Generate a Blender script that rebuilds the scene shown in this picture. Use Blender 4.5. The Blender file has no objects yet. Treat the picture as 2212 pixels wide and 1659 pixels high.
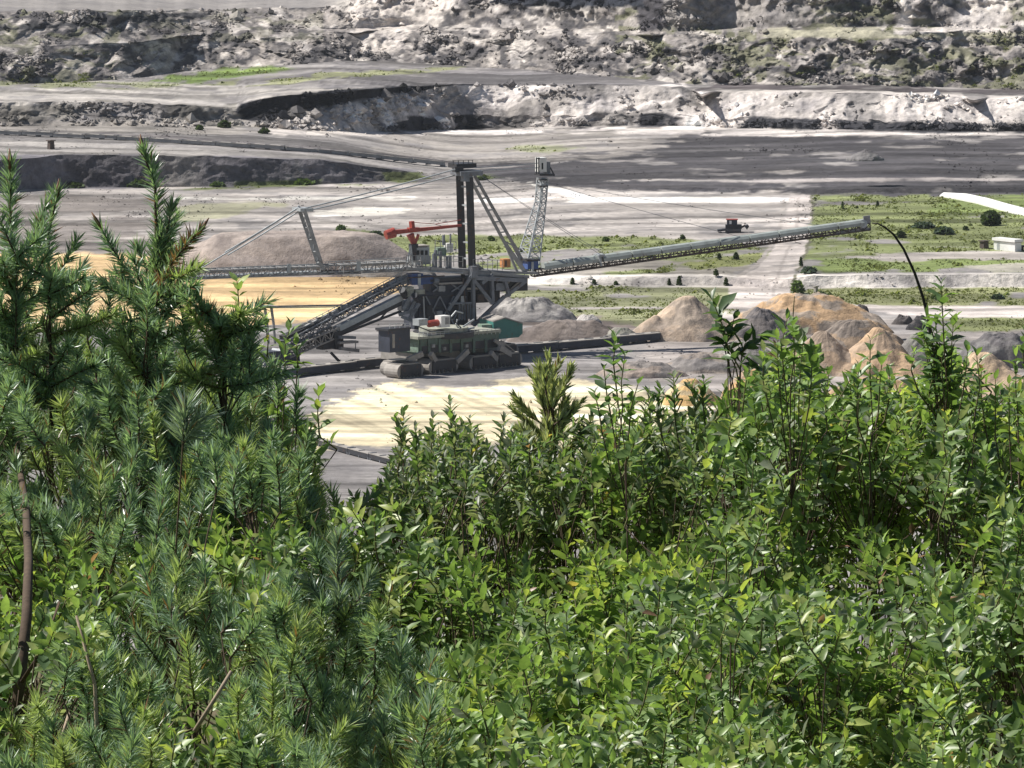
import bpy, math, random
import numpy as np
from mathutils import Vector, Matrix

random.seed(7)
RNG = np.random.default_rng(11)
SC = bpy.context.scene
COL = SC.collection
R = math.radians

# ------------------------------------------------------------------ camera, sky, sun, exposure
HC = 147.0                       # camera height above the pit floor
PITCH = R(6.161)
F = 1106.0 / math.tan(R(4.5))    # focal length in units of a 2212 x 1659 picture
cam_d = bpy.data.cameras.new("camera")
cam_d.sensor_width = 36.0
cam_d.lens = 36.0 / (2 * math.tan(R(4.5)))
cam_d.clip_start = 1.0
cam_d.clip_end = 30000.0
cam = bpy.data.objects.new("camera", cam_d)
COL.objects.link(cam)
cam.location = (0, 0, HC)
cam.rotation_euler = (R(90) - PITCH, 0, 0)
SC.camera = cam

SUN_EL = R(50)
SUN_BACK = R(13)                 # the sun stands at the left, this far round behind the scene
sun_dir = Vector((-math.cos(SUN_EL) * math.cos(SUN_BACK), math.cos(SUN_EL) * math.sin(SUN_BACK), math.sin(SUN_EL)))
world = bpy.data.worlds.new("World")
SC.world = world
world.use_nodes = True
wn = world.node_tree
sky = wn.nodes.new("ShaderNodeTexSky")
sky.sky_type = 'NISHITA'
sky.sun_disc = False
sky.sun_elevation = SUN_EL
sky.sun_rotation = math.atan2(sun_dir.x, sun_dir.y)   # measured from +Y towards +X
sky.air_density = 1.0
sky.dust_density = 1.0
wn.links.new(sky.outputs[0], wn.nodes["Background"].inputs[0])
wn.nodes["Background"].inputs[1].default_value = 0.05
sun_l = bpy.data.lights.new("sun", 'SUN')
sun_l.energy = 5.0
sun_l.angle = R(0.5)
sun_l.color = (1.0, 0.955, 0.88)
sun = bpy.data.objects.new("sun", sun_l)
COL.objects.link(sun)
sun.rotation_euler = sun_dir.to_track_quat('Z', 'Y').to_euler()
SC.view_settings.view_transform = 'Standard'
SC.view_settings.look = 'None'
SC.view_settings.exposure = 0.38
SC.view_settings.gamma = 1.0
SC.view_settings.use_curve_mapping = False

# ------------------------------------------------------------------ survey: where a sight line meets the place
CP, SP = math.cos(PITCH), math.sin(PITCH)
def ray(px, py):
    u = (px - 1106.0) / F
    v = (829.5 - py) / F
    return u, CP + v * SP, -SP + v * CP
def at(px, py, Y):
    dx, dy, dz = ray(px, py)
    t = Y / dy
    return Vector((dx * t, Y, HC + dz * t))
def gnd(px, py, z=0.0):
    dx, dy, dz = ray(px, py)
    t = (z - HC) / dz
    return Vector((dx * t, dy * t, z))

# ------------------------------------------------------------------ noise
def _hash(ix, iy, seed):
    h = (ix.astype(np.int64) * 374761393 + iy.astype(np.int64) * 668265263 + seed * 974634777) & 0xFFFFFFFF
    h = ((h ^ (h >> 13)) * 1274126177) & 0xFFFFFFFF
    h = h ^ (h >> 16)
    return (h & 0xFFFFFF) / float(0xFFFFFF)
def vnoise(x, y, seed=0):
    x = np.asarray(x, float); y = np.asarray(y, float)
    x, y = np.broadcast_arrays(x, y)
    ix = np.floor(x); iy = np.floor(y)
    fx = x - ix; fy = y - iy
    fx = fx * fx * fx * (fx * (fx * 6 - 15) + 10); fy = fy * fy * fy * (fy * (fy * 6 - 15) + 10)
    a = _hash(ix, iy, seed); b = _hash(ix + 1, iy, seed)
    c = _hash(ix, iy + 1, seed); d = _hash(ix + 1, iy + 1, seed)
    return (a + (b - a) * fx) * (1 - fy) + (c + (d - c) * fx) * fy
def fbm(x, y, octv=5, seed=0, gain=0.5):
    s = 0; a = 1.0; t = 0
    x = np.asarray(x, float); y = np.asarray(y, float)
    for o in range(octv):
        s = s + a * vnoise(x + 17.3 * o, y - 9.1 * o, seed + o * 31)
        t += a; a *= gain
        x = x * 2.03; y = y * 2.03
    return s / t
def ridged(x, y, octv=4, seed=0):
    s = 0; a = 1.0; t = 0
    x = np.asarray(x, float); y = np.asarray(y, float)
    for o in range(octv):
        n = 1 - np.abs(2 * vnoise(x + 11.7 * o, y + 5.3 * o, seed + o * 17) - 1)
        s = s + a * n * n; t += a; a *= 0.5
        x = x * 2.1; y = y * 2.1
    return s / t
def sstep(a, b, x):
    t = np.clip((x - a) / (b - a), 0, 1)
    return t * t * (3 - 2 * t)
def inpoly(px, py, pts):
    inside = np.zeros(px.shape, bool)
    n = len(pts); j = n - 1
    for i in range(n):
        xi, yi = pts[i]; xj, yj = pts[j]
        if yi != yj:
            c = ((yi > py) != (yj > py)) & (px < (xj - xi) * (py - yi) / (yj - yi) + xi)
            inside ^= c
        j = i
    return inside

# ------------------------------------------------------------------ objects
def mesh_from(name, V, Fq, attr=None, smooth=True):
    """V (n,3); Fq list of (m,k) index arrays."""
    me = bpy.data.meshes.new(name)
    V = np.asarray(V, np.float32)
    if not isinstance(Fq, (list, tuple)): Fq = [Fq]
    Fq = [np.asarray(f, np.int32) for f in Fq if len(f)]
    nl = sum(f.size for f in Fq); nf = sum(len(f) for f in Fq)
    me.vertices.add(len(V)); me.vertices.foreach_set("co", V.ravel())
    me.loops.add(nl); me.polygons.add(nf)
    me.loops.foreach_set("vertex_index", np.concatenate([f.ravel() for f in Fq]))
    tot = np.concatenate([np.full(len(f), f.shape[1], np.int32) for f in Fq])
    st = np.concatenate([[0], np.cumsum(tot)[:-1]]).astype(np.int32)
    me.polygons.foreach_set("loop_start", st)
    try: me.polygons.foreach_set("loop_total", tot)
    except Exception: pass
    me.polygons.foreach_set("use_smooth", np.full(nf, smooth, bool))
    if attr is not None:
        a = me.color_attributes.new("tint", 'FLOAT_COLOR', 'POINT')
        c = np.ones((len(V), 4), np.float32); c[:, :3] = attr
        a.data.foreach_set("color", c.ravel())
    me.update(calc_edges=True)
    return me
def link(name, me, mat=None, parent=None):
    o = bpy.data.objects.new(name, me)
    COL.objects.link(o)
    if mat is not None and me is not None and not me.materials: me.materials.append(mat)
    if parent is not None: o.parent = parent
    return o
def empty(name, label, cat, loc=(0, 0, 0), group=None):
    o = bpy.data.objects.new(name, None)
    COL.objects.link(o)
    o.location = loc
    o.empty_display_size = 0.5
    tag(o, label, cat, group)
    return o
def tag(o, label=None, cat=None, group=None, kind=None):
    if label: o["label"] = label
    if cat: o["category"] = cat
    if group: o["group"] = group
    if kind: o["kind"] = kind
    return o

class MB:
    """collects boxes, beams and tubes in WORLD coordinates; build() links them as one mesh object under its thing."""
    def __init__(s): s.v = []; s.f = []
    def add(s, vs, fs):
        n = len(s.v); s.v += [tuple(v) for v in vs]; s.f += [tuple(i + n for i in f) for f in fs]; return s
    def hexa(s, c):
        """8 corners: bottom ring 0-3, top ring 4-7"""
        return s.add(c, [(3, 2, 1, 0), (4, 5, 6, 7), (0, 1, 5, 4), (1, 2, 6, 5), (2, 3, 7, 6), (3, 0, 4, 7)])
    def beam(s, p, q, w, h, up=(0, 0, 1), w2=None, h2=None):
        p = Vector(p); q = Vector(q); d = (q - p).normalized()
        up = Vector(up)
        if abs(d.dot(up)) > 0.97: up = Vector((0.8, 0.6, 0))
        sd = d.cross(up).normalized(); u = sd.cross(d)
        w2 = w if w2 is None else w2; h2 = h if h2 is None else h2
        c = []
        for (b, ww, hh) in ((p, w, h), (q, w2, h2)):
            for (i, j) in ((-1, -1), (1, -1), (1, 1), (-1, 1)):
                c.append(b + sd * (i * ww / 2) + u * (j * hh / 2))
        return s.hexa(c)
    def tube(s, pts, rad, n=8, cap=True):
        pts = [Vector(p) for p in pts]
        if not isinstance(rad, (list, tuple)): rad = [rad] * len(pts)
        vs = []; fs = []
        up = Vector((0.3, 0.2, 1)).normalized()
        for i, p in enumerate(pts):
            d = (pts[min(i + 1, len(pts) - 1)] - pts[max(i - 1, 0)]).normalized()
            a = d.cross(up)
            if a.length < 0.05: a = d.cross(Vector((1, 0, 0)))
            a.normalize(); b = d.cross(a)
            for k in range(n):
                t = 2 * math.pi * k / n
                vs.append(p + (a * math.cos(t) + b * math.sin(t)) * rad[i])
        for i in range(len(pts) - 1):
            for k in range(n):
                fs.append((i * n + k, i * n + (k + 1) % n, (i + 1) * n + (k + 1) % n, (i + 1) * n + k))
        if cap:
            fs.append(tuple(range(n - 1, -1, -1))); m = (len(pts) - 1) * n; fs.append(tuple(m + k for k in range(n)))
        return s.add(vs, fs)
    def truss(s, p, q, w, h, n, r, up=(0, 0, 1), w2=None, h2=None):
        p = Vector(p); q = Vector(q); d = (q - p).normalized(); up = Vector(up)
        if abs(d.dot(up)) > 0.97: up = Vector((0.8, 0.6, 0))
        sd = d.cross(up).normalized(); u = sd.cross(d)
        w2 = w if w2 is None else w2; h2 = h if h2 is None else h2
        def c(t, i, j):
            return p + (q - p) * t + sd * (i * (w + (w2 - w) * t) / 2) + u * (j * (h + (h2 - h) * t) / 2)
        K = ((-1, -1), (1, -1), (1, 1), (-1, 1))
        for k in K: s.beam(c(0, *k), c(1, *k), r * 1.5, r * 1.5, up)
        for m in range(n + 1):
            for a in range(4): s.beam(c(m / n, *K[a]), c(m / n, *K[(a + 1) % 4]), r, r, up)
        for m in range(n):
            for a in range(4):
                A, B = (K[a], K[(a + 1) % 4]) if m % 2 else (K[(a + 1) % 4], K[a])
                s.beam(c(m / n, *A), c((m + 1) / n, *B), r, r, up)
        return s
    def build(s, name, mat, parent=None, smooth=False, world=True):
        me = bpy.data.meshes.new(name)
        off = Vector((0, 0, 0))
        p = parent
        while p is not None: off += p.location; p = p.parent
        me.from_pydata([(v[0] - off.x, v[1] - off.y, v[2] - off.z) for v in s.v], [], s.f)
        if smooth: me.polygons.foreach_set("use_smooth", [True] * len(me.polygons))
        me.update()
        return link(name, me, mat, parent)

# ------------------------------------------------------------------ materials
def mat_new(name):
    m = bpy.data.materials.new(name); m.use_nodes = True
    nt = m.node_tree; nt.nodes.clear()
    out = nt.nodes.new("ShaderNodeOutputMaterial")
    b = nt.nodes.new("ShaderNodeBsdfPrincipled")
    nt.links.new(b.outputs[0], out.inputs[0])
    return m, nt, b, out
def ramp(nt, a, b, c0, c1):
    r = nt.nodes.new("ShaderNodeValToRGB")
    r.color_ramp.elements[0].position = a; r.color_ramp.elements[1].position = b
    r.color_ramp.elements[0].color = (*c0, 1); r.color_ramp.elements[1].color = (*c1, 1)
    return r
def noise_node(nt, scale, detail=5, rough=0.55, vec=None):
    n = nt.nodes.new("ShaderNodeTexNoise")
    n.inputs["Scale"].default_value = scale; n.inputs["Detail"].default_value = detail; n.inputs["Roughness"].default_value = rough
    if vec is not None: nt.links.new(vec, n.inputs["Vector"])
    return n
def mix_mul(nt, a, b, fac=1.0):
    m = nt.nodes.new("ShaderNodeMix"); m.data_type = 'RGBA'; m.blend_type = 'MULTIPLY'
    m.inputs[0].default_value = fac
    nt.links.new(a, m.inputs[6]); nt.links.new(b, m.inputs[7])
    return m.outputs[2]
def mat_paint(name, col, rough=0.6, metal=0.0, dirt=0.35, scale=0.8, rust=0.0):
    m, nt, b, out = mat_new(name)
    tc = nt.nodes.new("ShaderNodeTexCoord")
    n1 = noise_node(nt, scale, 6, 0.65, tc.outputs["Object"])
    r1 = ramp(nt, 0.3, 0.72, tuple(c * (1 - dirt) for c in col), tuple(min(1, c * 1.06) for c in col))
    nt.links.new(n1.outputs[0], r1.inputs[0])
    src = r1.outputs[0]
    if rust > 0:
        n2 = noise_node(nt, scale * 1.7, 7, 0.7, tc.outputs["Object"])
        mk = ramp(nt, 0.60 - rust * 0.12, 0.72, (0, 0, 0), (1, 1, 1)); nt.links.new(n2.outputs[0], mk.inputs[0])
        mx = nt.nodes.new("ShaderNodeMix"); mx.data_type = 'RGBA'
        nt.links.new(mk.outputs[0], mx.inputs[0]); nt.links.new(src, mx.inputs[6]); mx.inputs[7].default_value = (0.13, 0.06, 0.035, 1)
        src = mx.outputs[2]
    nt.links.new(src, b.inputs["Base Color"])
    b.inputs["Roughness"].default_value = rough; b.inputs["Metallic"].default_value = metal
    return m
def mat_earth(name, fine=0.35, mid=0.05, bump=0.25, contrast=0.3):
    """earth whose base colour is the 'tint' attribute, broken up by grain at three sizes"""
    m, nt, b, out = mat_new(name)
    at_ = nt.nodes.new("ShaderNodeAttribute"); at_.attribute_name = "tint"
    geo = nt.nodes.new("ShaderNodeNewGeometry")
    n1 = noise_node(nt, fine, 6, 0.68, geo.outputs["Position"])
    n2 = noise_node(nt, mid, 5, 0.6, geo.outputs["Position"])
    r1 = ramp(nt, 0.28, 0.72, (1 - contrast,) * 3, (1 + contrast * 0.6,) * 3)
    r2 = ramp(nt, 0.3, 0.7, (1 - contrast * 0.8, 1 - contrast * 0.8, 1 - contrast * 0.72), (1 + contrast * 0.45, 1 + contrast * 0.42, 1 + contrast * 0.36))
    nt.links.new(n1.outputs[0], r1.inputs[0]); nt.links.new(n2.outputs[0], r2.inputs[0])
    c = mix_mul(nt, mix_mul(nt, at_.outputs["Color"], r1.outputs[0]), r2.outputs[0])
    nt.links.new(c, b.inputs["Base Color"])
    b.inputs["Roughness"].default_value = 0.95
    b.inputs["Specular IOR Level"].default_value = 0.15
    bp = nt.nodes.new("ShaderNodeBump"); bp.inputs["Strength"].default_value = bump; bp.inputs["Distance"].default_value = 0.8
    nt.links.new(n1.outputs[0], bp.inputs["Height"]); nt.links.new(bp.outputs[0], b.inputs["Normal"])
    return m
def mat_leaf(name, rough=0.42, transl=0.35, spec=0.5, scale=40.0):
    m, nt, b, out = mat_new(name)
    at_ = nt.nodes.new("ShaderNodeAttribute"); at_.attribute_name = "tint"
    geo = nt.nodes.new("ShaderNodeNewGeometry")
    n = noise_node(nt, scale, 3, 0.5, geo.outputs["Position"])
    r1 = ramp(nt, 0.3, 0.7, (0.84, 0.86, 0.86), (1.28, 1.25, 1.22)); nt.links.new(n.outputs[0], r1.inputs[0])
    c = mix_mul(nt, at_.outputs["Color"], r1.outputs[0])
    nt.links.new(c, b.inputs["Base Color"])
    b.inputs["Roughness"].default_value = rough
    b.inputs["Specular IOR Level"].default_value = spec
    tr = nt.nodes.new("ShaderNodeBsdfTranslucent")
    tm = nt.nodes.new("ShaderNodeMix"); tm.data_type = 'RGBA'; tm.blend_type = 'MULTIPLY'; tm.inputs[0].default_value = 1
    nt.links.new(c, tm.inputs[6]); tm.inputs[7].default_value = (1.55, 1.65, 0.75, 1)
    nt.links.new(tm.outputs[2], tr.inputs[0])
    ms = nt.nodes.new("ShaderNodeMixShader"); ms.inputs[0].default_value = transl
    nt.links.new(b.outputs[0], ms.inputs[1]); nt.links.new(tr.outputs[0], ms.inputs[2])
    nt.links.new(ms.outputs[0], out.inputs[0])
    return m

M = {}
M["earth"] = mat_earth("earth", 0.35, 0.045, 0.3, 0.3)
M["rock"] = mat_earth("rock", 0.45, 0.09, 0.9, 0.45)
M["heap"] = mat_earth("spoil", 0.6, 0.12, 0.5, 0.3)
M["steel"] = mat_paint("grey_steel", (0.24, 0.26, 0.295), 0.5, 0.2, 0.45, 0.5, 0.25)
M["light_steel"] = mat_paint("galvanised_steel", (0.50, 0.53, 0.55), 0.45, 0.2, 0.35, 0.5, 0.1)
M["dark_steel"] = mat_paint("dark_steel", (0.045, 0.048, 0.058), 0.55, 0.2, 0.4, 0.6, 0.3)
M["grey"] = mat_paint("grey_paint", (0.36, 0.36, 0.36), 0.7, 0, 0.4, 0.5, 0.2)
M["cover"] = mat_paint("belt_cover", (0.42, 0.46, 0.44), 0.55, 0.1, 0.35, 0.4, 0.05)
M["rusty"] = mat_paint("rusty_steel", (0.10, 0.075, 0.065), 0.8, 0, 0.5, 0.8, 0.6)
M["rubber"] = mat_paint("belt_rubber", (0.03, 0.03, 0.033), 0.8, 0, 0.4, 0.6)
M["dusty"] = mat_paint("dusty_steel", (0.40, 0.37, 0.34), 0.85, 0, 0.4, 0.6)
M["green"] = mat_paint("pale_green_paint", (0.27, 0.38, 0.30), 0.6, 0, 0.45, 0.9, 0.55)
M["shaded_green"] = mat_paint("shaded_green_paint", (0.12, 0.185, 0.15), 0.6, 0, 0.45, 0.9, 0.4)  # shaded copy of the pale green paint, for the hull front
M["deck"] = mat_paint("dusty_deck", (0.44, 0.45, 0.38), 0.85, 0, 0.5, 0.9, 0.3)
M["teal"] = mat_paint("teal_paint", (0.05, 0.21, 0.185), 0.5, 0, 0.25, 0.4, 0.05)
M["red"] = mat_paint("red_paint", (0.42, 0.07, 0.05), 0.5, 0, 0.4, 0.6, 0.05)
M["blue"] = mat_paint("blue_paint", (0.045, 0.10, 0.30), 0.5, 0, 0.35, 0.6)
M["white"] = mat_paint("white_paint", (0.80, 0.80, 0.78), 0.5, 0, 0.12, 0.6)
M["orange"] = mat_paint("orange_paint", (0.62, 0.27, 0.10), 0.6, 0, 0.3, 0.6)
M["glass"] = mat_paint("dark_glass", (0.02, 0.025, 0.03), 0.08, 0, 0.2, 1.0)
M["hull"] = mat_paint("blue_grey_hull", (0.05, 0.058, 0.085), 0.6, 0.1, 0.4, 0.4, 0.1)
M["bark"] = mat_paint("bark", (0.11, 0.075, 0.05), 0.9, 0, 0.5, 40.0)
M["twig"] = mat_paint("green_twig", (0.16, 0.15, 0.06), 0.8, 0, 0.4, 60.0)
M["bud"] = mat_paint("brown_bud", (0.22, 0.11, 0.06), 0.7, 0, 0.4, 60.0)
M["dark_bark"] = mat_paint("dark_bark", (0.035, 0.03, 0.02), 0.8, 0, 0.4, 60.0)
M["dry"] = mat_paint("dry_stalk", (0.42, 0.33, 0.24), 0.8, 0, 0.4, 60.0)
M["leaf"] = mat_leaf("glossy_leaf", 0.40, 0.38, 0.5)
M["needle"] = mat_leaf("needle", 0.33, 0.30, 0.6)
M["farleaf"] = mat_leaf("far_leaf", 0.7, 0.3, 0.2, 1.0)
# ================================================================== THE PIT: floor, benches and cliffs
def L(*pts):
    xs = np.array([p[0] for p in pts], float); ys = np.array([p[1] for p in pts], float)
    return lambda x: np.interp(x, xs, ys)
PX = np.arange(-430, 2650, 3.6)
NX = len(PX)
def wob(seed, sc, amp): return (fbm(PX / sc, PX * 0 + seed, 4, seed) - 0.5) * 2 * amp
Bl = {}
Bl["near"] = L((0, 1420))(PX)
Bl["mid"] = L((0, 1085))(PX)
Bl["b1"] = L((-400, 600), (1000, 601), (1120, 613), (1300, 616), (1560, 616), (1700, 624), (1800, 621), (2212, 619), (2640, 619))(PX) + wob(3, 220, 1.2) * sstep(1050, 1150, PX)
Bl["b2"] = np.minimum(L((-400, 599), (1000, 600), (1120, 602), (1200, 599), (1560, 597), (1640, 602), (1700, 603), (1760, 595), (2212, 591), (2640, 591))(PX) + wob(4, 60, 2.0) * sstep(1050, 1150, PX), Bl["b1"] - 1)
Bl["b3"] = L((-400, 420), (0, 418), (130, 405), (500, 402), (700, 398), (900, 388), (1000, 384), (1120, 400), (1320, 412), (1740, 418), (1800, 421), (2212, 414), (2640, 412))(PX) + wob(5, 240, 1.2)
Bl["b4"] = np.minimum(L((-400, 340), (0, 345), (130, 335), (500, 338), (700, 346), (900, 372), (1000, 381), (1120, 396), (1320, 404), (1740, 408), (2212, 405), (2640, 402))(PX) + wob(6, 40, 3), Bl["b3"] - 1.5)
Bl["b5"] = L((-400, 275), (0, 272), (200, 272), (400, 275), (510, 270), (620, 279), (760, 285), (830, 284), (900, 280), (1100, 276), (1300, 272), (1500, 272), (1560, 276), (1800, 279), (2212, 283), (2640, 285))(PX) + wob(7, 260, 1.2)
Bl["b6"] = L((-400, 222), (0, 220), (300, 222), (495, 233), (510, 231), (540, 218), (620, 205), (750, 196), (850, 188), (1000, 181), (1300, 182), (1470, 188), (1500, 200), (1516, 214), (1535, 205), (1600, 197), (1900, 202), (2070, 209), (2095, 222), (2110, 226), (2135, 214), (2212, 209), (2640, 210))(PX) + wob(8, 40, 2.5)
_f = L((-400, 0.45), (490, 0.4), (525, 0.34), (620, 0.55), (760, 0.70), (900, 0.82), (965, 0.28), (1100, 0.25), (1500, 0.3), (1700, 0.24), (2640, 0.2))(PX)
Bl["b5b"] = Bl["b5"] + (Bl["b6"] - Bl["b5"]) * np.clip(_f + wob(9, 35, 0.12), 0.12, 0.85)
Bl["b7"] = np.minimum(L((-400, 186), (0, 184), (150, 178), (300, 170), (400, 152), (600, 141), (760, 130), (850, 134), (1000, 142), (1100, 150), (1250, 162), (1400, 172), (1500, 183), (1600, 184), (1900, 184), (2100, 190), (2212, 194), (2640, 195))(PX) + wob(10, 300, 1.2), Bl["b6"] - 1.5)
Bl["b8"] = L((-400, 95), (0, 105), (200, 96), (500, 72), (760, 74), (900, 62), (1100, 64), (1300, 72), (1400, 78), (1500, 76), (1560, 68), (1700, 70), (1900, 67), (2212, 70), (2640, 70))(PX)
b8s = Bl["b8"].copy(); Bl["b8"] = b8s + wob(11, 70, 5)
Bl["b9"] = b8s - 8 - 3 * fbm(PX / 300, PX * 0, 3, 12)
Bl["b10"] = L((-400, 22), (0, 26), (300, 22), (500, 19), (700, 16), (745, 4), (780, -40), (900, -110), (1000, -150), (2640, -170))(PX) + wob(13, 40, 4)
Bl["far"] = PX * 0 - 545.0
def smooth_(a, n=41):
    k = np.hanning(n + 2)[1:-1]; k /= k.sum()
    return np.convolve(np.pad(a, n // 2, mode='edge'), k, mode='valid')
for k_ in ("b1", "b3", "b5", "b7", "b9"): Bl[k_] = smooth_(Bl[k_])
Bl["b2"] = np.minimum(Bl["b2"], Bl["b1"] - 1); Bl["b4"] = np.minimum(Bl["b4"], Bl["b3"] - 1.5); Bl["b9"] = np.minimum(Bl["b9"], Bl["b8"] - 1.5)
DEP = lambda py: PITCH + np.arctan((py - 829.5) / F)
# segment: name, from, to, rows, kind, value (wall setback in m / flat rise in m), relief (m), material
setA = L((-400, 5), (1000, 5), (1120, 3.2), (2640, 3.2))(PX)
setB = L((-400, 4.5), (700, 4.5), (900, 4), (1000, 4), (2640, 6))(PX)
setC = L((-400, 6), (500, 6), (540, 9), (760, 15), (900, 16), (965, 2.2), (2640, 2.2))(PX) * (1 + wob(21, 90, 0.25))
setD = L((-400, 4), (500, 5), (520, 1.0), (905, 1.0), (975, 9), (1060, 12), (1500, 16), (2640, 13))(PX) * (1 + wob(22, 120, 0.2))
setE = 26 * (1 + wob(23, 260, 0.3))
setF = 32 * (1 + wob(24, 260, 0.3))
SEGS = [
    ("pit_floor", "near", "mid", 16, 'f', 0.0, 0.0, "earth"),
    ("pit_floor", "mid", "b1", 250, 'f', 0.0, 0.10, "earth"),
    ("terrace_bank", "b1", "b2", 16, 'w', setA, 0.7, "rock"),
    ("lower_terrace", "b2", "b3", 104, 'f', 0.6, 0.16, "earth"),
    ("dark_bank", "b3", "b4", 36, 'w', setB, 1.6, "rock"),
    ("grey_bench", "b4", "b5", 66, 'f', 2.0, 0.20, "earth"),
    ("coal_face", "b5", "b5b", 28, 'w', setC, 3.0, "rock"),  # its dark colour mixes coal with painted overhang shade
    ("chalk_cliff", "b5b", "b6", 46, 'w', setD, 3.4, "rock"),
    ("upper_bench", "b6", "b7", 26, 'f', 0.8, 0.35, "earth"),
    ("rock_cliff", "b7", "b8", 64, 'w', setE, 8.0, "rock"),
    ("cliff_ledge", "b8", "b9", 8, 'f', 0.5, 0.6, "rock"),
    ("upper_cliff", "b9", "b10", 66, 'w', setF, 8.0, "rock"),
    ("plateau", "b10", "far", 16, 'f', 0.0, 0.0, "earth"),
]
# ------------------------------------------------------------------ what lies where: base colours of the ground
ochre = (.74, .53, .29); cream = (.87, .76, .53); pale = (.43, .397, .375); chalk = (.70, .65, .62); taupe = (.30, .275, .265)
grey = (.26, .245, .24); dgrey = (.085, .081, .088); grassg = (.205, .232, .105); grassb = (.20, .25, .09); coal = (.035, .036, .042)
roadc = (.55, .50, .47); brown = (.22, .185, .17); white = (.80, .75, .69)
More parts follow.
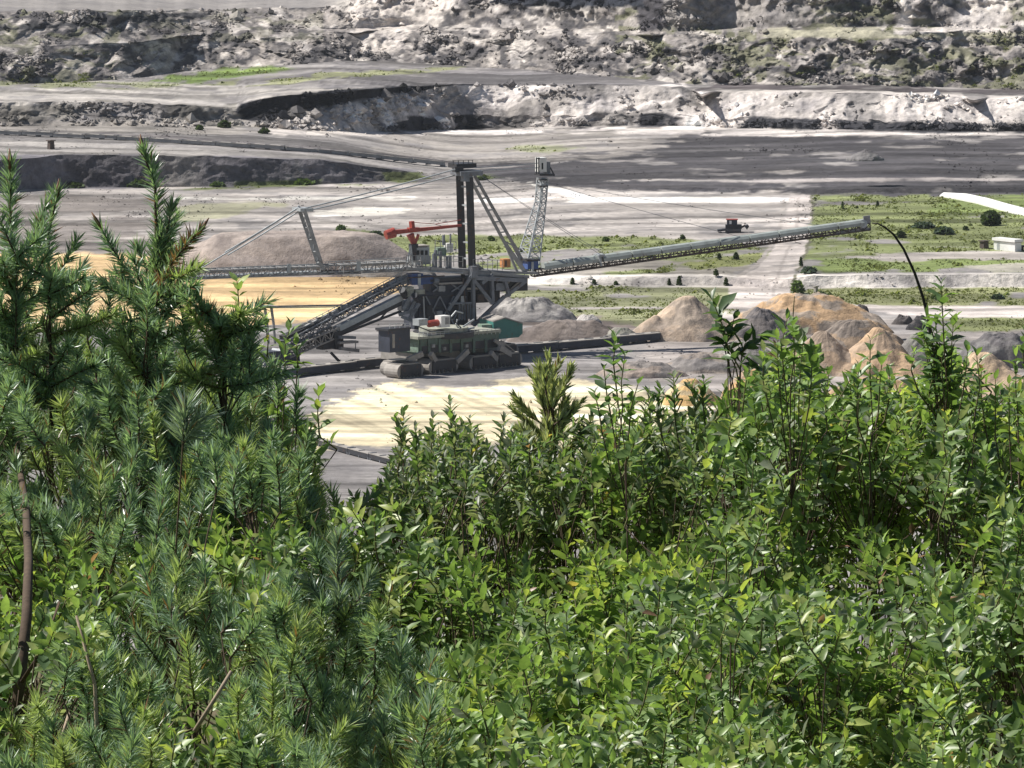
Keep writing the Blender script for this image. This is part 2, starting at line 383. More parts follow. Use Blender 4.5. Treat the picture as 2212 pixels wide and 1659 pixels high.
# (polygon in survey units, colour, edge raggedness x, y, grain seed, how patchy 0..1)
PAINT = [
    ([(-500, 720), (-500, 395), (1710, 395), (1700, 500), (1660, 520), (700, 520), (400, 600)], pale, 20, 3, 1, .15),
    ([(-500, 480), (-500, 425), (200, 425), (350, 432), (390, 470), (300, 500), (450, 560), (-500, 560)], (.25, .225, .21), 40, 6, 2, .2),
    ([(370, 480), (385, 440), (560, 436), (640, 440), (560, 452), (450, 475)], (.40, .39, .28), 25, 3, 3, .25),
    ([(670, 468), (720, 450), (790, 447), (900, 452), (880, 462), (800, 466)], (.86, .82, .75), 25, 2, 4, .0),
    ([(380, 432), (390, 425), (900, 424), (930, 429), (900, 433)], (.82, .79, .73), 20, 1.5, 5, .1),
    ([(1020, 437), (1040, 428), (1200, 427), (1740, 426), (1740, 436), (1300, 437)], (.80, .77, .72), 25, 1.5, 6, .1),
    ([(1085, 523), (1030, 535), (1035, 539), (1110, 520), (1135, 505), (1120, 503)], (.27, .26, .24), 4, 1, 6, .0),
    ([(1140, 385), (1180, 396), (1280, 426), (1360, 430), (1360, 437), (1270, 434), (1170, 410), (1135, 394)], (.80, .77, .72), 4, 1, 6, .0),
    # ochre sand plain on the left
    ([(-500, 547), (165, 547), (300, 550), (420, 558), (540, 556), (560, 575), (650, 590), (770, 590), (850, 600), (870, 625), (770, 662), (700, 688), (600, 702), (400, 712), (200, 706), (-500, 712)], ochre, 35, 4, 8, .0),
    ([(860, 576), (1010, 585), (1000, 602), (860, 600), (760, 590)], (.27, .25, .23), 12, 2, 9, .1),
    # green strip behind the machine
    ([(715, 497), (745, 490), (860, 511), (1000, 507), (1150, 509), (1400, 511), (1640, 528), (1680, 545), (1590, 585), (1480, 596), (1300, 594), (1150, 597), (1050, 583), (900, 577), (790, 545), (740, 515)], grassg, 22, 3, 10, .1),
    ([(1150, 585), (1300, 560), (1560, 562), (1640, 575), (1560, 596), (1150, 600)], (.33, .305, .27), 25, 3, 11, .3),
    ([(1480, 570), (1560, 556), (1650, 545), (1660, 556), (1600, 574), (1520, 582)], (.27, .29, .12), 15, 2, 12, .2),
    # terrace bank and the grass below it
    ([(1080, 622), (1080, 594), (2700, 588), (2700, 624)], (.56, .525, .49), 10, 1, 13, .25),
    ([(1080, 624), (1120, 614), (1400, 620), (1580, 622), (1600, 660), (1560, 712), (1300, 712), (1180, 690), (1100, 655)], (.24, .25, .145), 25, 2.5, 14, .1),
    ([(1225, 668), (1250, 663), (1430, 663), (1440, 668)], pale, 10, 1, 15, .1),
    # right-hand grass
    ([(1750, 420), (2030, 417), (2700, 412), (2700, 548), (2212, 546), (2100, 541), (1900, 549), (1730, 562), (1712, 592), (1755, 500)], grassg, 16, 3, 16, .05),
    ([(1990, 470), (2050, 430), (2212, 410), (2700, 410), (2700, 450), (2212, 470), (2100, 465)], grassb, 40, 4, 17, .35),
    ([(1730, 560), (1800, 556), (1930, 560), (2110, 558), (2700, 562), (2700, 590), (2100, 586), (1760, 590)], grassb, 25, 2.5, 18, .05),
    ([(1830, 556), (1930, 546), (2120, 542), (2700, 545), (2700, 562), (2080, 562), (1930, 566)], (.50, .46, .425), 25, 2, 19, .2),
    ([(2085, 575), (2200, 568), (2700, 568), (2700, 592), (2150, 592)], (.42, .40, .34), 20, 2, 20, .3),
    ([(1730, 625), (1800, 622), (2700, 620), (2700, 664), (2212, 663), (1930, 666), (1800, 660)], (.245, .26, .13), 25, 2.5, 21, .05),
    ([(1790, 655), (1920, 660), (2700, 662), (2700, 684), (2212, 686), (1950, 682)], (.55, .50, .47), 25, 1.5, 22, .1),
    ([(2040, 688), (2212, 686), (2700, 686), (2700, 716), (2212, 718), (2060, 715)], (.225, .25, .115), 20, 2, 23, .05),
    ([(1380, 800), (1400, 735), (1600, 735), (1780, 690), (1960, 690), (2080, 715), (2700, 715), (2700, 900), (1500, 900)], (.33, .30, .285), 25, 4, 24, .2),
    # road climbing away
    ([(1560, 690), (1572, 640), (1576, 606), (1636, 580), (1688, 510), (1702, 440), (1704, 418), (1752, 418), (1751, 500), (1732, 560), (1712, 602), (1704, 640), (1710, 690)], roadc, 7, 2, 25, .08),
    # cream sand in front of the machine
    ([(640, 985), (675, 925), (700, 880), (765, 848), (800, 838), (850, 822), (905, 838), (1000, 841), (1090, 833), (1060, 824), (1140, 818), (1240, 818), (1330, 832), (1420, 846), (1530, 880), (1540, 985), (1200, 975), (1100, 955), (900, 968), (760, 962)], cream, 45, 7, 26, .0),
    ([(1090, 700), (1250, 678), (1360, 700), (1400, 738), (1180, 748)], brown, 20, 4, 27, .2),
    ([(1751, 420), (1757, 420), (1758, 500), (1738, 562), (1716, 610), (1708, 640), (1704, 640), (1712, 602), (1732, 560), (1752, 500)], (.17, .165, .12), 4, 2, 25, .3),
    ([(1690, 430), (1698, 430), (1690, 500), (1640, 575), (1590, 600), (1586, 596), (1632, 570), (1682, 500)], (.40, .365, .34), 4, 2, 25, .3),
    ([(1722, 425), (1728, 425), (1722, 500), (1690, 580), (1672, 640), (1664, 640), (1684, 575), (1716, 500)], (.43, .39, .365), 3, 2, 25, .3),
    # bank and benches behind
    ([(-500, 425), (-500, 330), (130, 332), (500, 335), (700, 343), (900, 368), (935, 392), (500, 406), (130, 408)], (.19, .18, .195), 12, 2, 28, .2),
    ([(310, 402), (400, 392), (640, 390), (780, 384), (800, 372), (905, 372), (925, 384), (880, 395), (640, 404), (400, 410)], (.17, .20, .085), 18, 3, 29, .3),
    ([(1015, 378), (1050, 370), (1075, 374), (1090, 385), (1050, 388)], (.15, .19, .08), 10, 2, 29, .2),
    ([(-500, 340), (-500, 300), (0, 302), (500, 322), (800, 342), (980, 356), (980, 366), (900, 366), (700, 343), (500, 336), (130, 333)], (.33, .31, .295), 20, 2, 30, .2),
    ([(790, 330), (820, 290), (1000, 275), (1700, 275), (1640, 320), (1300, 345), (1000, 352)], (.34, .315, .295), 30, 4, 31, .2),
    ([(1080, 322), (1150, 312), (1250, 318), (1180, 332)], (.30, .31, .2), 30, 3, 32, .3),
    ([(1380, 335), (1480, 290), (1700, 280), (2700, 282), (2700, 420), (1900, 424), (1300, 412), (1150, 398), (990, 368), (1150, 350)], dgrey, 40, 5, 33, .04),
    ([(1260, 300), (1330, 298), (1400, 304), (1300, 306)], (.38, .35, .33), 30, 3, 34, .35),
    ([(1262, 349), (1330, 344), (1420, 346), (1300, 352)], (.3, .28, .27), 30, 3, 34, .35),
    ([(1540, 392), (1660, 386), (2212, 384), (2212, 390), (1700, 394)], (.36, .33, .32), 30, 2, 35, .2),
    ([(1640, 372), (1700, 366), (1760, 370), (1700, 376)], (.4, .37, .35), 20, 2, 35, .2),
    ([(-500, 268), (0, 272), (300, 288), (700, 318), (1000, 350), (1000, 361), (700, 333), (300, 303), (0, 286), (-500, 282)], (.185, .17, .17), 8, 1, 36, .1),
    ([(1130, 384), (1300, 396), (1480, 401), (1740, 407), (1740, 411), (1460, 407), (1280, 402), (1130, 390)], (.075, .07, .075), 14, 1.5, 58, .15),
    ([(1690, 342), (1760, 344), (2212, 343), (2640, 342), (2640, 348), (2200, 350), (1740, 350)], (.08, .078, .085), 14, 1.5, 59, .1),
    ([(980, 360), (1100, 352), (1330, 356), (1500, 368), (1700, 362), (2212, 372), (2640, 370), (2640, 375), (2200, 377), (1700, 368), (1500, 374), (1330, 361), (1100, 357), (985, 366)], (.085, .08, .085), 20, 1.5, 60, .25),
    ([(1160, 366), (1420, 374), (1560, 384), (1800, 378), (1800, 382), (1560, 388), (1420, 380), (1160, 370)], (.09, .085, .09), 20, 1.5, 61, .2),
    ([(1230, 330), (1500, 322), (1640, 318), (1640, 322), (1500, 328), (1240, 335)], (.12, .115, .12), 20, 1.5, 62, .2),
    ([(1300, 392), (1420, 386), (1640, 390), (1640, 393), (1420, 391)], (.42, .39, .37), 20, 1.5, 63, .1),
    ([(560, 500), (640, 470), (760, 478), (900, 500), (990, 496), (990, 500), (900, 505), (750, 483), (640, 475)], (.27, .25, .235), 10, 1.5, 64, .1),
    ([(900, 500), (960, 452), (985, 430), (992, 430), (968, 456), (912, 502)], (.40, .37, .345), 4, 1.5, 65, .1),
    ([(1180, 400), (1060, 415), (1000, 421), (1000, 424), (1070, 419), (1180, 404)], (.25, .23, .22), 8, 1, 66, .1),
    # chalk cliff; coal seams with the overhang's shade painted in
    ([(-500, 290), (-500, 215), (510, 215), (520, 275), (400, 285)], (.25, .235, .215), 15, 4, 37, .3),
    ([(-500, 278), (-500, 262), (200, 262), (430, 262), (520, 255), (600, 285), (500, 292), (200, 282)], (.40, .37, .34), 15, 3, 38, .3),
    ([(505, 242), (515, 222), (620, 202), (750, 192), (1000, 177), (1045, 181), (960, 190), (860, 203), (760, 220), (660, 238), (600, 260), (540, 264)], (.022, .023, .029), 8, 4, 39, .0),  # overhang seam, its shadow painted in as near-black
    ([(590, 294), (580, 268), (660, 242), (760, 223), (860, 206), (960, 192), (1010, 186), (960, 244), (870, 258), (830, 294)], (.58, .535, .50), 12, 5, 40, .12),
    ([(790, 268), (860, 215), (960, 185), (1100, 176), (1480, 178), (1520, 200), (1520, 290), (900, 290)], chalk, 12, 3, 41, .12),
    ([(1520, 295), (1524, 200), (1600, 190), (2080, 200), (2110, 230), (2140, 205), (2700, 200), (2700, 290)], (.62, .575, .545), 12, 3, 42, .15),
    ([(835, 284), (880, 250), (960, 250), (1080, 248), (1180, 254), (1260, 262), (1330, 248), (1420, 244), (1500, 256), (1515, 270), (1420, 275), (1100, 280)], (.05, .05, .058), 14, 4, 43, .18),  # coal base band, darkened with the shade under the overhang
    ([(1590, 276), (1620, 250), (1720, 255), (1900, 262), (2000, 265), (2212, 268), (2700, 268), (2700, 292), (2212, 290), (1900, 284)], (.07, .07, .08), 14, 4, 44, .35),  # base band going on to the right, shade painted in alike
    # upper bench
    ([(-500, 224), (-500, 186), (200, 180), (480, 186), (640, 190), (780, 190), (640, 202), (520, 218), (480, 228)], (.40, .375, .35), 25, 3, 45, .15),
    ([(-500, 190), (-500, 178), (250, 176), (420, 182), (330, 192)], (.29, .30, .19), 30, 3, 45, .3),
    ([(700, 192), (640, 160), (760, 138), (1000, 142), (1250, 158), (1500, 184), (1200, 186), (1000, 182), (860, 186)], (.19, .18, .185), 20, 2, 46, .1),
    ([(310, 180), (360, 160), (480, 148), (590, 140), (640, 150), (520, 165), (430, 180)], (.18, .25, .075), 20, 3, 47, .3),
    ([(420, 184), (560, 166), (1000, 144), (1000, 150), (700, 172), (560, 186)], (.30, .31, .18), 20, 2, 48, .3),
    ([(1480, 196), (1560, 182), (1900, 184), (2300, 196), (2700, 196), (2700, 206), (2100, 202), (1900, 196), (1600, 192)], (.13, .115, .12), 20, 2, 49, .1),
    # rock cliffs
    ([(740, 10), (745, -300), (1030, -300), (1010, 10), (960, 28), (890, 55), (880, 100), (830, 118), (775, 118), (765, 60)], (.70, .64, .59), 16, 10, 50, .12),
    ([(1925, 72), (1940, 40), (1935, -300), (2700, -300), (2700, 70)], (.72, .67, .63), 10, 4, 51, .1),
    ([(1330, -300), (1740, -300), (1740, 40), (1650, 58), (1460, 62), (1400, 62), (1370, 30)], (.37, .345, .33), 22, 14, 52, .3),
    ([(1385, 66), (1372, 20), (1380, -40), (1430, -40), (1432, 30), (1445, 64)], (.10, .095, .105), 8, 6, 67, .1),
    ([(1060, 12), (1070, -60), (1400, -60), (1390, 14), (1230, 16)], (.04, .045, .06), 12, 5, 53, .25),
    ([(1640, 80), (1660, 60), (1900, 60), (1930, 75), (2300, 68), (2300, 76), (1900, 82), (1800, 80)], (.45, .43, .33), 20, 3, 54, .2),
    ([(-500, 22), (760, 12), (760, -600), (-500, -600)], (.40, .375, .35), 20, 3, 55, .2),
    ([(-500, 60), (40, 55), (260, 34), (500, 22), (420, 40), (120, 62), (-500, 80)], (.07, .07, .075), 16, 4, 56, .1),
]
def paint(px, py, x, y, cliff, flatfar=False):
    n0 = fbm(x / 26, y / 26, 5, 201); n1 = fbm(x / 7, y / 9, 4, 202)
    base = np.empty(px.shape + (3,)); base[...] = np.array(grey) * 1.05
    if cliff:
        wx0 = px + 46 * (fbm(px / 50, py / 34, 4, 206) - .5); wy0 = py + 34 * (fbm(px / 44, py / 30, 4, 207) - .5)
        g1 = fbm(wx0 / 60, wy0 / 26, 5, 203); g2 = fbm(wx0 / 26, wy0 / 13, 5, 204); g3 = fbm(wx0 / 44 + wy0 / 60, wy0 / 14, 5, 205)
        def mx(c, a): base[...] = base * (1 - a[..., None]) + np.array(c) * a[..., None]
        mx((.36, .33, .31), np.ones(px.shape))
        mx((.21, .195, .19), sstep(.54, .45, g1)); mx((.11, .105, .11), sstep(.45, .37, g2)); mx((.58, .54, .505), sstep(.59, .66, g2))
        mx((.19, .195, .115), sstep(.50, .58, g3) * np.clip((px > 1330) * 1.0 + (px < 260) * .8 + ((py < 90) & (px < 700)) * .45, 0, 1) * .7)
    C = base
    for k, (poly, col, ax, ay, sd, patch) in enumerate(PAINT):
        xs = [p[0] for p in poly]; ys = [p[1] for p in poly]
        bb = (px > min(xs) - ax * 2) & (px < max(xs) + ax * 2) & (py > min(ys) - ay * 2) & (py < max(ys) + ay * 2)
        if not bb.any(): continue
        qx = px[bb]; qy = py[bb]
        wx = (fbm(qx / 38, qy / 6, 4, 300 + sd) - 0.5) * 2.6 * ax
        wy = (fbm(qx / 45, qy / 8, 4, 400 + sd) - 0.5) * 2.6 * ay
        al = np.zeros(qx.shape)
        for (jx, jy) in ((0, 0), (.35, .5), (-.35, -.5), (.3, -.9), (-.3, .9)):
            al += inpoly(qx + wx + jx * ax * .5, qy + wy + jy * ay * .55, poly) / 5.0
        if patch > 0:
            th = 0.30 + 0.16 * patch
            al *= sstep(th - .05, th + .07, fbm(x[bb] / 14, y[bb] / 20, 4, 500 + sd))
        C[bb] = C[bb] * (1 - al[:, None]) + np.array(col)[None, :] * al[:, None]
    # long streaks left by tracks and dumped rows, and slow drift of tone
    st = fbm(x / 60, y / 11, 5, 210); st2 = fbm(x / 16, y / 5, 4, 211)
    k = (0.70 + 0.58 * sstep(0.25, 0.75, st)) * (0.84 + 0.32 * st2)
    ln = fbm(x / 90 + y / 300, y / 7, 3, 214)
    k = k * (1 - 0.38 * sstep(0.60, 0.66, ln)) * (1 + 0.22 * sstep(0.60, 0.68, fbm(x / 70 - y / 260, y / 6, 3, 215)))
    if cliff:
        wxx = px + 30 * (fbm(px / 30, py / 20, 3, 216) - .5); wyy = py + 20 * (fbm(px / 26, py / 18, 3, 217) - .5)
        k = (0.66 + 0.68 * fbm(wxx / 17, wyy / 11, 5, 212))
    if flatfar: k = 0.80 + 0.40 * fbm(px / 70, py / 5, 4, 218)
    C = C * k[..., None]
    return np.clip(C, 0.012, 0.88)

TERR = {}
z_cur = np.zeros(NX); y_prev = None
for (nm, a, b, nr, kind, val, relief, mat) in SEGS:
    t = np.linspace(0, 1, nr + 1)[:, None]
    pa, pb = Bl[a][None, :], Bl[b][None, :]
    if nm == "plateau": t = 1 - (1 - t) ** 2.2
    py = pa + (pb - pa) * t
    if kind == 'f':
        zb = z_cur + val
    else:
        ya = (HC - z_cur) / np.tan(DEP(Bl[a]))
        zb = HC - (ya + val) * np.tan(DEP(Bl[b]))
    z = z_cur[None, :] + (zb - z_cur)[None, :] * t
    if kind == 'f' and nm != "pit_floor":
        kz = np.hanning(121); kz /= kz.sum()
        zs = np.convolve(np.pad(z_cur, 60, mode='edge'), kz, mode='valid')
        zb = zs + val
        z = zs[None, :] + val * t + (z_cur - zs)[None, :] * (1 - sstep(0, .3, t))
    u = np.broadcast_to((PX[None, :] - 1106.0) / F, py.shape); v = (829.5 - py) / F
    dy = CP + v * SP; dz = -SP + v * CP
    s = (z - HC) / dz
    X = u * s; Y = dy * s; Z = z.copy()
    prof = (np.clip(np.sin(np.pi * np.clip(t, 0, 1)), 0, 1) + 1e-9) ** (.8 if nm in ('rock_cliff', 'upper_cliff') else .5)
    if kind == 'w':
        Xw = X + 9 * (fbm(X / 19, Z / 9, 4, 60) - .5) * 2
        rockc = nm in ("rock_cliff", "upper_cliff")
        if rockc: d = relief * prof * (2.0 * (fbm(Xw / 15, Z / 8, 5, 61) - .5) + .9 * (ridged(Xw / 7, Z / 8, 4, 62) - .5) + .75 * (fbm(X / 2.8, Z / 2.4, 4, 63) - .5))
        else: d = relief * prof * (1.0 * (ridged(Xw / 8, Z / 14, 4, 61) - .5) + .9 * (fbm(X / 2.8, Z / 2.2, 4, 62) - .5) + .8 * (fbm(Xw / 20, Z / 6, 4, 63) - .5))
        Y = Y - d
        Z = Z + relief * 0.30 * prof * (fbm(X / 4, Z / 4 + 9, 3, 64) - 0.5)
    elif relief > 0:
        Zflat = Z.copy()
        Z = Z + relief * prof * ((fbm(X / 9, Y / 9, 4, 71) - 0.5) * 3.2 + (ridged(X / 90, Y / 22, 3, 72) - 0.5) * 0.5)
        if nm == "pit_floor":   # cream sand kept flat, its ridge shading put into colour; ochre sand ridged
            cre = [p for p in PAINT if p[1] is cream][0][0]
            m = inpoly(np.broadcast_to(PX[None, :], py.shape) + 0, py, cre).astype(float)
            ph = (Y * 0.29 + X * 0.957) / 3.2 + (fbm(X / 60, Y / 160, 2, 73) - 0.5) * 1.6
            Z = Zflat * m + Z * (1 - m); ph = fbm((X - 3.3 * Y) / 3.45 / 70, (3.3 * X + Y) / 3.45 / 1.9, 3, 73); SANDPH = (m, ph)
            och = [p for p in PAINT if p[1] is ochre][0][0]
            m2 = inpoly(np.broadcast_to(PX[None, :], py.shape) + 0, py, och).astype(float)
            ph2 = (Y + X * 0.12) / 15 + (fbm(X / 40, Y / 40, 3, 74) - 0.5) * 2.4
            Z = Z + m2 * 0.5 * (np.abs(np.sin(np.pi * ph2)) - 0.5)
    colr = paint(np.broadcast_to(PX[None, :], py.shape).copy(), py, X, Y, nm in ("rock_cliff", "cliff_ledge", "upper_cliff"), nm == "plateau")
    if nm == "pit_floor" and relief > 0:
        m, ph = SANDPH; colr = colr * (1 - m * .26 * sstep(.46, .66, ph))[..., None]  # darker diagonal streaks stand in for shaded sand ridges
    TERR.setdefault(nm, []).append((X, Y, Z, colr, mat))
    z_cur = zb
for nm, segs in TERR.items():
    V = []; Q = []; C = []; n0 = 0
    for (X, Y, Z, c, mat) in segs:
        r, cn = X.shape
        V.append(np.stack([X, Y, Z], -1).reshape(-1, 3)); C.append(c.reshape(-1, 3))
        i = np.arange(r * cn).reshape(r, cn) + n0
        Q.append(np.stack([i[:-1, :-1], i[:-1, 1:], i[1:, 1:], i[1:, :-1]], -1).reshape(-1, 4))
        n0 += r * cn
    o = link(nm, mesh_from(nm, np.concatenate(V), [np.concatenate(Q)], np.concatenate(C)), M[mat])
    o["kind"] = "structure"

# hillside from the lookout down to the pit floor
def hill_z(y):
    return np.interp(y, [-80, 0, 12, 20, 30, 40, 1000, 1020], [HC - 1.0, HC - 1.8, HC - 3.6, HC - 5.6, HC - 8.6, HC - 13, -3.0, -6.0])
ys = np.concatenate([np.linspace(-80, 45, 60), np.linspace(55, 1020, 80)])
xs = np.linspace(-1, 1, 61)
Yg = np.broadcast_to(ys[:, None], (len(ys), 61))
Xg = xs[None, :] * (60 + np.clip(Yg, 0, 2000) * 0.16)
Zg = hill_z(Yg) + (fbm(Xg / 6, Yg / 6, 4, 81) - 0.5) * 0.9 * np.clip(Yg / 60 + 0.3, 0, 3)
ch = np.empty(Yg.shape + (3,)); ch[...] = (.10, .11, .045)
ch[fbm(Xg / 3, Yg / 5, 4, 82) > 0.55] = (.16, .13, .08)
i = np.arange(Yg.size).reshape(Yg.shape)
o = link("hillside", mesh_from("hillside", np.stack([Xg, Yg, Zg], -1).reshape(-1, 3),
        [np.stack([i[:-1, :-1], i[:-1, 1:], i[1:, 1:], i[1:, :-1]], -1).reshape(-1, 4)], ch.reshape(-1, 3)), M["earth"])
o["kind"] = "structure"

# ------------------------------------------------------------------ spoil heaps (each a thing of its own)
def heap(name, label, cat, px, base, apex, wpx, dpt, col, col2=None, rot=0.0, sharp=1.0, rough=0.35, seed=0, z0=0.0, flat=0.0, mat="heap", nr=40, na=96, peaks=2):
    """px,base: survey point of the heap's middle on the ground; apex: row of its top; wpx: width in survey units; dpt: depth/width"""
    c = gnd(px, base, z0)
    sc = math.hypot(c.y, HC) / F
    Rw = wpx * sc / 2
    H = (base - apex) * sc / math.cos(R(5.8))
    g = np.random.default_rng(1000 + seed)
    r = np.linspace(0, 1, nr + 1)[1:]
    th = np.linspace(0, 2 * np.pi, na, endpoint=False)
    rr, tt = np.meshgrid(r, th, indexing='ij')
    edge = 1 + 0.30 * (fbm(np.cos(th) * 1.6 + seed, np.sin(th) * 1.6, 3, seed) - 0.5) * 2
    ex_ = rr * np.cos(tt) * edge[None, :]; ey_ = rr * np.sin(tt) * edge[None, :]
    lx = ex_ * Rw; ly = ey_ * Rw * dpt
    wx_ = ex_ + .16 * (fbm(ex_ * 3 + seed, ey_ * 3, 4, seed + 40) - .5); wy_ = ey_ + .16 * (fbm(ex_ * 3, ey_ * 3 + seed, 4, seed + 41) - .5)
    pk = [(g.uniform(-.10, .10), 0.0, 1.0, 1.0)] + [(g.uniform(-.55, .55), g.uniform(-.4, .4), g.uniform(.3, .62), g.uniform(.6, .95)) for _ in range(peaks)]
    h = np.zeros(rr.shape) - 1
    for (ox, oy, hh, ra) in pk:
        q = np.hypot(wx_ - ox, wy_ - oy) / ra
        h = np.maximum(h, hh * np.clip(1 - np.maximum(q - flat, 0) / (1 - flat), 0, 1) ** (1 / (.35 + .65 / sharp)))
    h = np.minimum(h, 1.0) * sstep(1.0, .86, rr) ** .6
    h = np.where(h > 0.86, 0.86 + 0.14 * (1 - (1 - np.clip((h - .86) / .14, 0, 1)) ** 2) * .8, h)
    Z = H * h
    Z = Z + H * 0.16 * rough * (ridged(tt * 5 + 1.2 * fbm(ex_ * 4, ey_ * 4, 3, seed) , rr * 1.5, 3, seed + 5) - 0.5) * np.sin(np.pi * np.clip(rr, 0, 1))
    Z = Z + rough * 2.0 * (fbm(lx / 2.6, ly / 2.6, 5, seed + 9) - 0.5) * (1 - rr ** 4)
    Z = np.where(rr >= 0.999, -0.6, Z)
    cs, sn = math.cos(rot), math.sin(rot)
    X = lx * cs - ly * sn; Y = lx * sn + ly * cs
    V = np.concatenate([[[0, 0, H * 0.97]], np.stack([X, Y, Z], -1).reshape(-1, 3)])
    idx = 1 + np.arange(nr * na).reshape(nr, na)
    nx = np.roll(idx, -1, axis=1)
    Q = np.stack([idx[:-1], idx[1:], nx[1:], nx[:-1]], -1).reshape(-1, 4)
    T = np.stack([np.zeros(na, int), idx[0], nx[0]], -1)
    cc = np.empty((len(V), 3)); cc[...] = col
    if col2 is not None:
        mk = fbm(V[:, 0] / 5 + seed, V[:, 2] / 2.5 + V[:, 1] / 8, 4, seed + 21) > 0.5
        cc[mk] = col2
    cc *= (0.78 + 0.44 * fbm(V[:, 0] / 1.8, V[:, 1] / 1.8 + V[:, 2], 4, seed + 3))[:, None]
    o = link(name, mesh_from(name, V, [T, Q], np.clip(cc, .01, .9)), M[mat])
    o.location = c
    return tag(o, label, cat)
tan_ = (.52, .39, .28); tanb = (.58, .41, .265); greyb = (.30, .265, .24)
heap("spoil_heap", "tall pale tan spoil cone with gullied flank right of the green machine house", "spoil heap", 1480, 730, 638, 250, .75, (.54, .43, .335), (.44, .365, .30), .1, 1.0, .30, 1, flat=.06)
heap("spoil_heap", "long brown spoil ridge with orange crest at the foot of the dirt road", "spoil heap", 1745, 716, 636, 400, .42, (.42, .35, .29), (.58, .40, .245), -.12, .8, .8, 2, flat=.25, peaks=6)
heap("spoil_heap", "dark grey rounded spoil hump in front of the orange crested ridge", "spoil heap", 1652, 728, 664, 150, .7, (.155, .145, .15), (.21, .19, .185), 0, .75, .5, 3, flat=.15)
heap("spoil_heap", "smooth orange tan spoil cone behind the tallest leafy shoots", "spoil heap", 1905, 804, 706, 215, .8, tanb, tan_, 0, .95, .25, 4, flat=.05)
heap("spoil_heap", "brown spoil cone between the dark hump and the orange tan cone", "spoil heap", 1785, 804, 712, 220, .8, (.46, .34, .24), (.38, .30, .235), 0, .95, .35, 5)
heap("spoil_heap", "low ochre sand heap with pale grey cap beside the white sand sheet", "spoil heap", 1632, 868, 795, 160, .7, (.60, .40, .20), (.44, .33, .24), 0, .6, .3, 6, flat=.2)
heap("spoil_heap", "small ochre sand heap at the right end of the white sand sheet", "spoil heap", 1495, 872, 818, 150, .7, (.68, .46, .22), (.62, .50, .32), 0, .7, .3, 7, flat=.15)
heap("spoil_heap", "pale sandy spoil slope showing between shrubs at the right edge", "spoil heap", 2130, 860, 760, 260, .6, (.62, .47, .32), (.52, .40, .29), -.2, .8, .4, 8, flat=.1)
heap("spoil_heap", "chalk grey lumpy spoil heap behind the green machine house", "spoil heap", 1145, 690, 645, 240, .5, (.44, .42, .40), (.30, .285, .28), 0, .7, .9, 9, flat=.3)
heap("spoil_heap", "little whitish spoil heap beside the grass right of the machine", "spoil heap", 1272, 698, 677, 62, .6, (.60, .57, .54), (.42, .40, .39), 0, .7, .6, 10, flat=.25)
heap("spoil_heap", "low dark brown spoil swell between machine and tan cone", "spoil heap", 1235, 735, 692, 280, .45, (.20, .17, .155), (.25, .215, .20), 0, .6, .6, 11, flat=.3)
heap("spoil_heap", "grey green spoil swell at the far end of the belt conveyor", "spoil heap", 1345, 738, 708, 110, .5, (.33, .32, .28), (.26, .25, .23), 0, .7, .5, 12, flat=.2)
heap("spoil_heap", "flat brownish rubble heap below the tall tan cone", "spoil heap", 1520, 800, 764, 210, .6, (.33, .285, .25), (.28, .26, .25), 0, .6, .8, 13, flat=.3)
heap("spoil_heap", "broad low brownish rubble heap left of the ochre sand heap", "spoil heap", 1385, 812, 782, 210, .6, (.36, .30, .26), (.28, .255, .24), .1, .6, .8, 14, flat=.3)
heap("spoil_heap", "dark grey rubble bank behind the pale sandy slope", "spoil heap", 2190, 790, 722, 280, .5, (.17, .16, .165), (.24, .23, .225), 0, .6, .9, 15, flat=.4)
heap("spoil_heap", "wide grey brown spoil mound with rill lines behind the ochre plain", "spoil heap", 650, 584, 502, 580, .5, (.39, .335, .305), (.35, .30, .275), 0, .7, .3, 16, flat=.56, nr=44, na=120)
heap("spoil_heap", "low grey spoil mound on the dark upper bench", "spoil heap", 1868, 342, 322, 78, .6, (.25, .24, .24), (.18, .17, .175), 0, .9, .4, 17, z0=12.5)
heap("spoil_heap", "long low grey mound behind the left arm of the machine", "spoil heap", 820, 592, 562, 260, .4, (.29, .27, .25), (.25, .235, .22), 0, .7, .5, 18, flat=.3)
heap("spoil_heap", "grey green spoil heap right of the orange tan cone", "spoil heap", 1992, 792, 722, 170, .7, (.27, .27, .24), (.22, .21, .20), 0, .8, .5, 19, flat=.15)
heap("spoil_heap", "pale grey rubble slope behind the black leaved twig", "spoil heap", 1612, 782, 738, 170, .6, (.36, .34, .32), (.28, .265, .255), 0, .7, .8, 20, flat=.2, peaks=4)
heap("spoil_heap", "brown rolling spoil shoulder below the long ridge", "spoil heap", 1850, 752, 690, 230, .4, (.40, .30, .215), (.30, .255, .22), 0, .8, .6, 21, flat=.2, peaks=5)
heap("spoil_heap", "low lit ochre bank at the foot of the tan cones", "spoil heap", 1900, 868, 812, 260, .5, (.56, .39, .22), (.46, .33, .22), 0, .8, .4, 22, flat=.2, peaks=4)
for k, (px, py, s, lb) in enumerate(((1948, 700, 34, "dark boulder heap on the crest right of the long brown ridge"), (1985, 712, 40, "black boulder heap beside the bent bare stem"), (1860, 676, 26, "small dark boulder heap on the ridge end"))):
    heap("boulder_heap", lb, "boulder heap", px, py, py - s * .62, s * 1.5, .6, (.05, .05, .055), (.11, .10, .10), 0, .5, 1.6, 31 + k, flat=.3, nr=12, na=28)
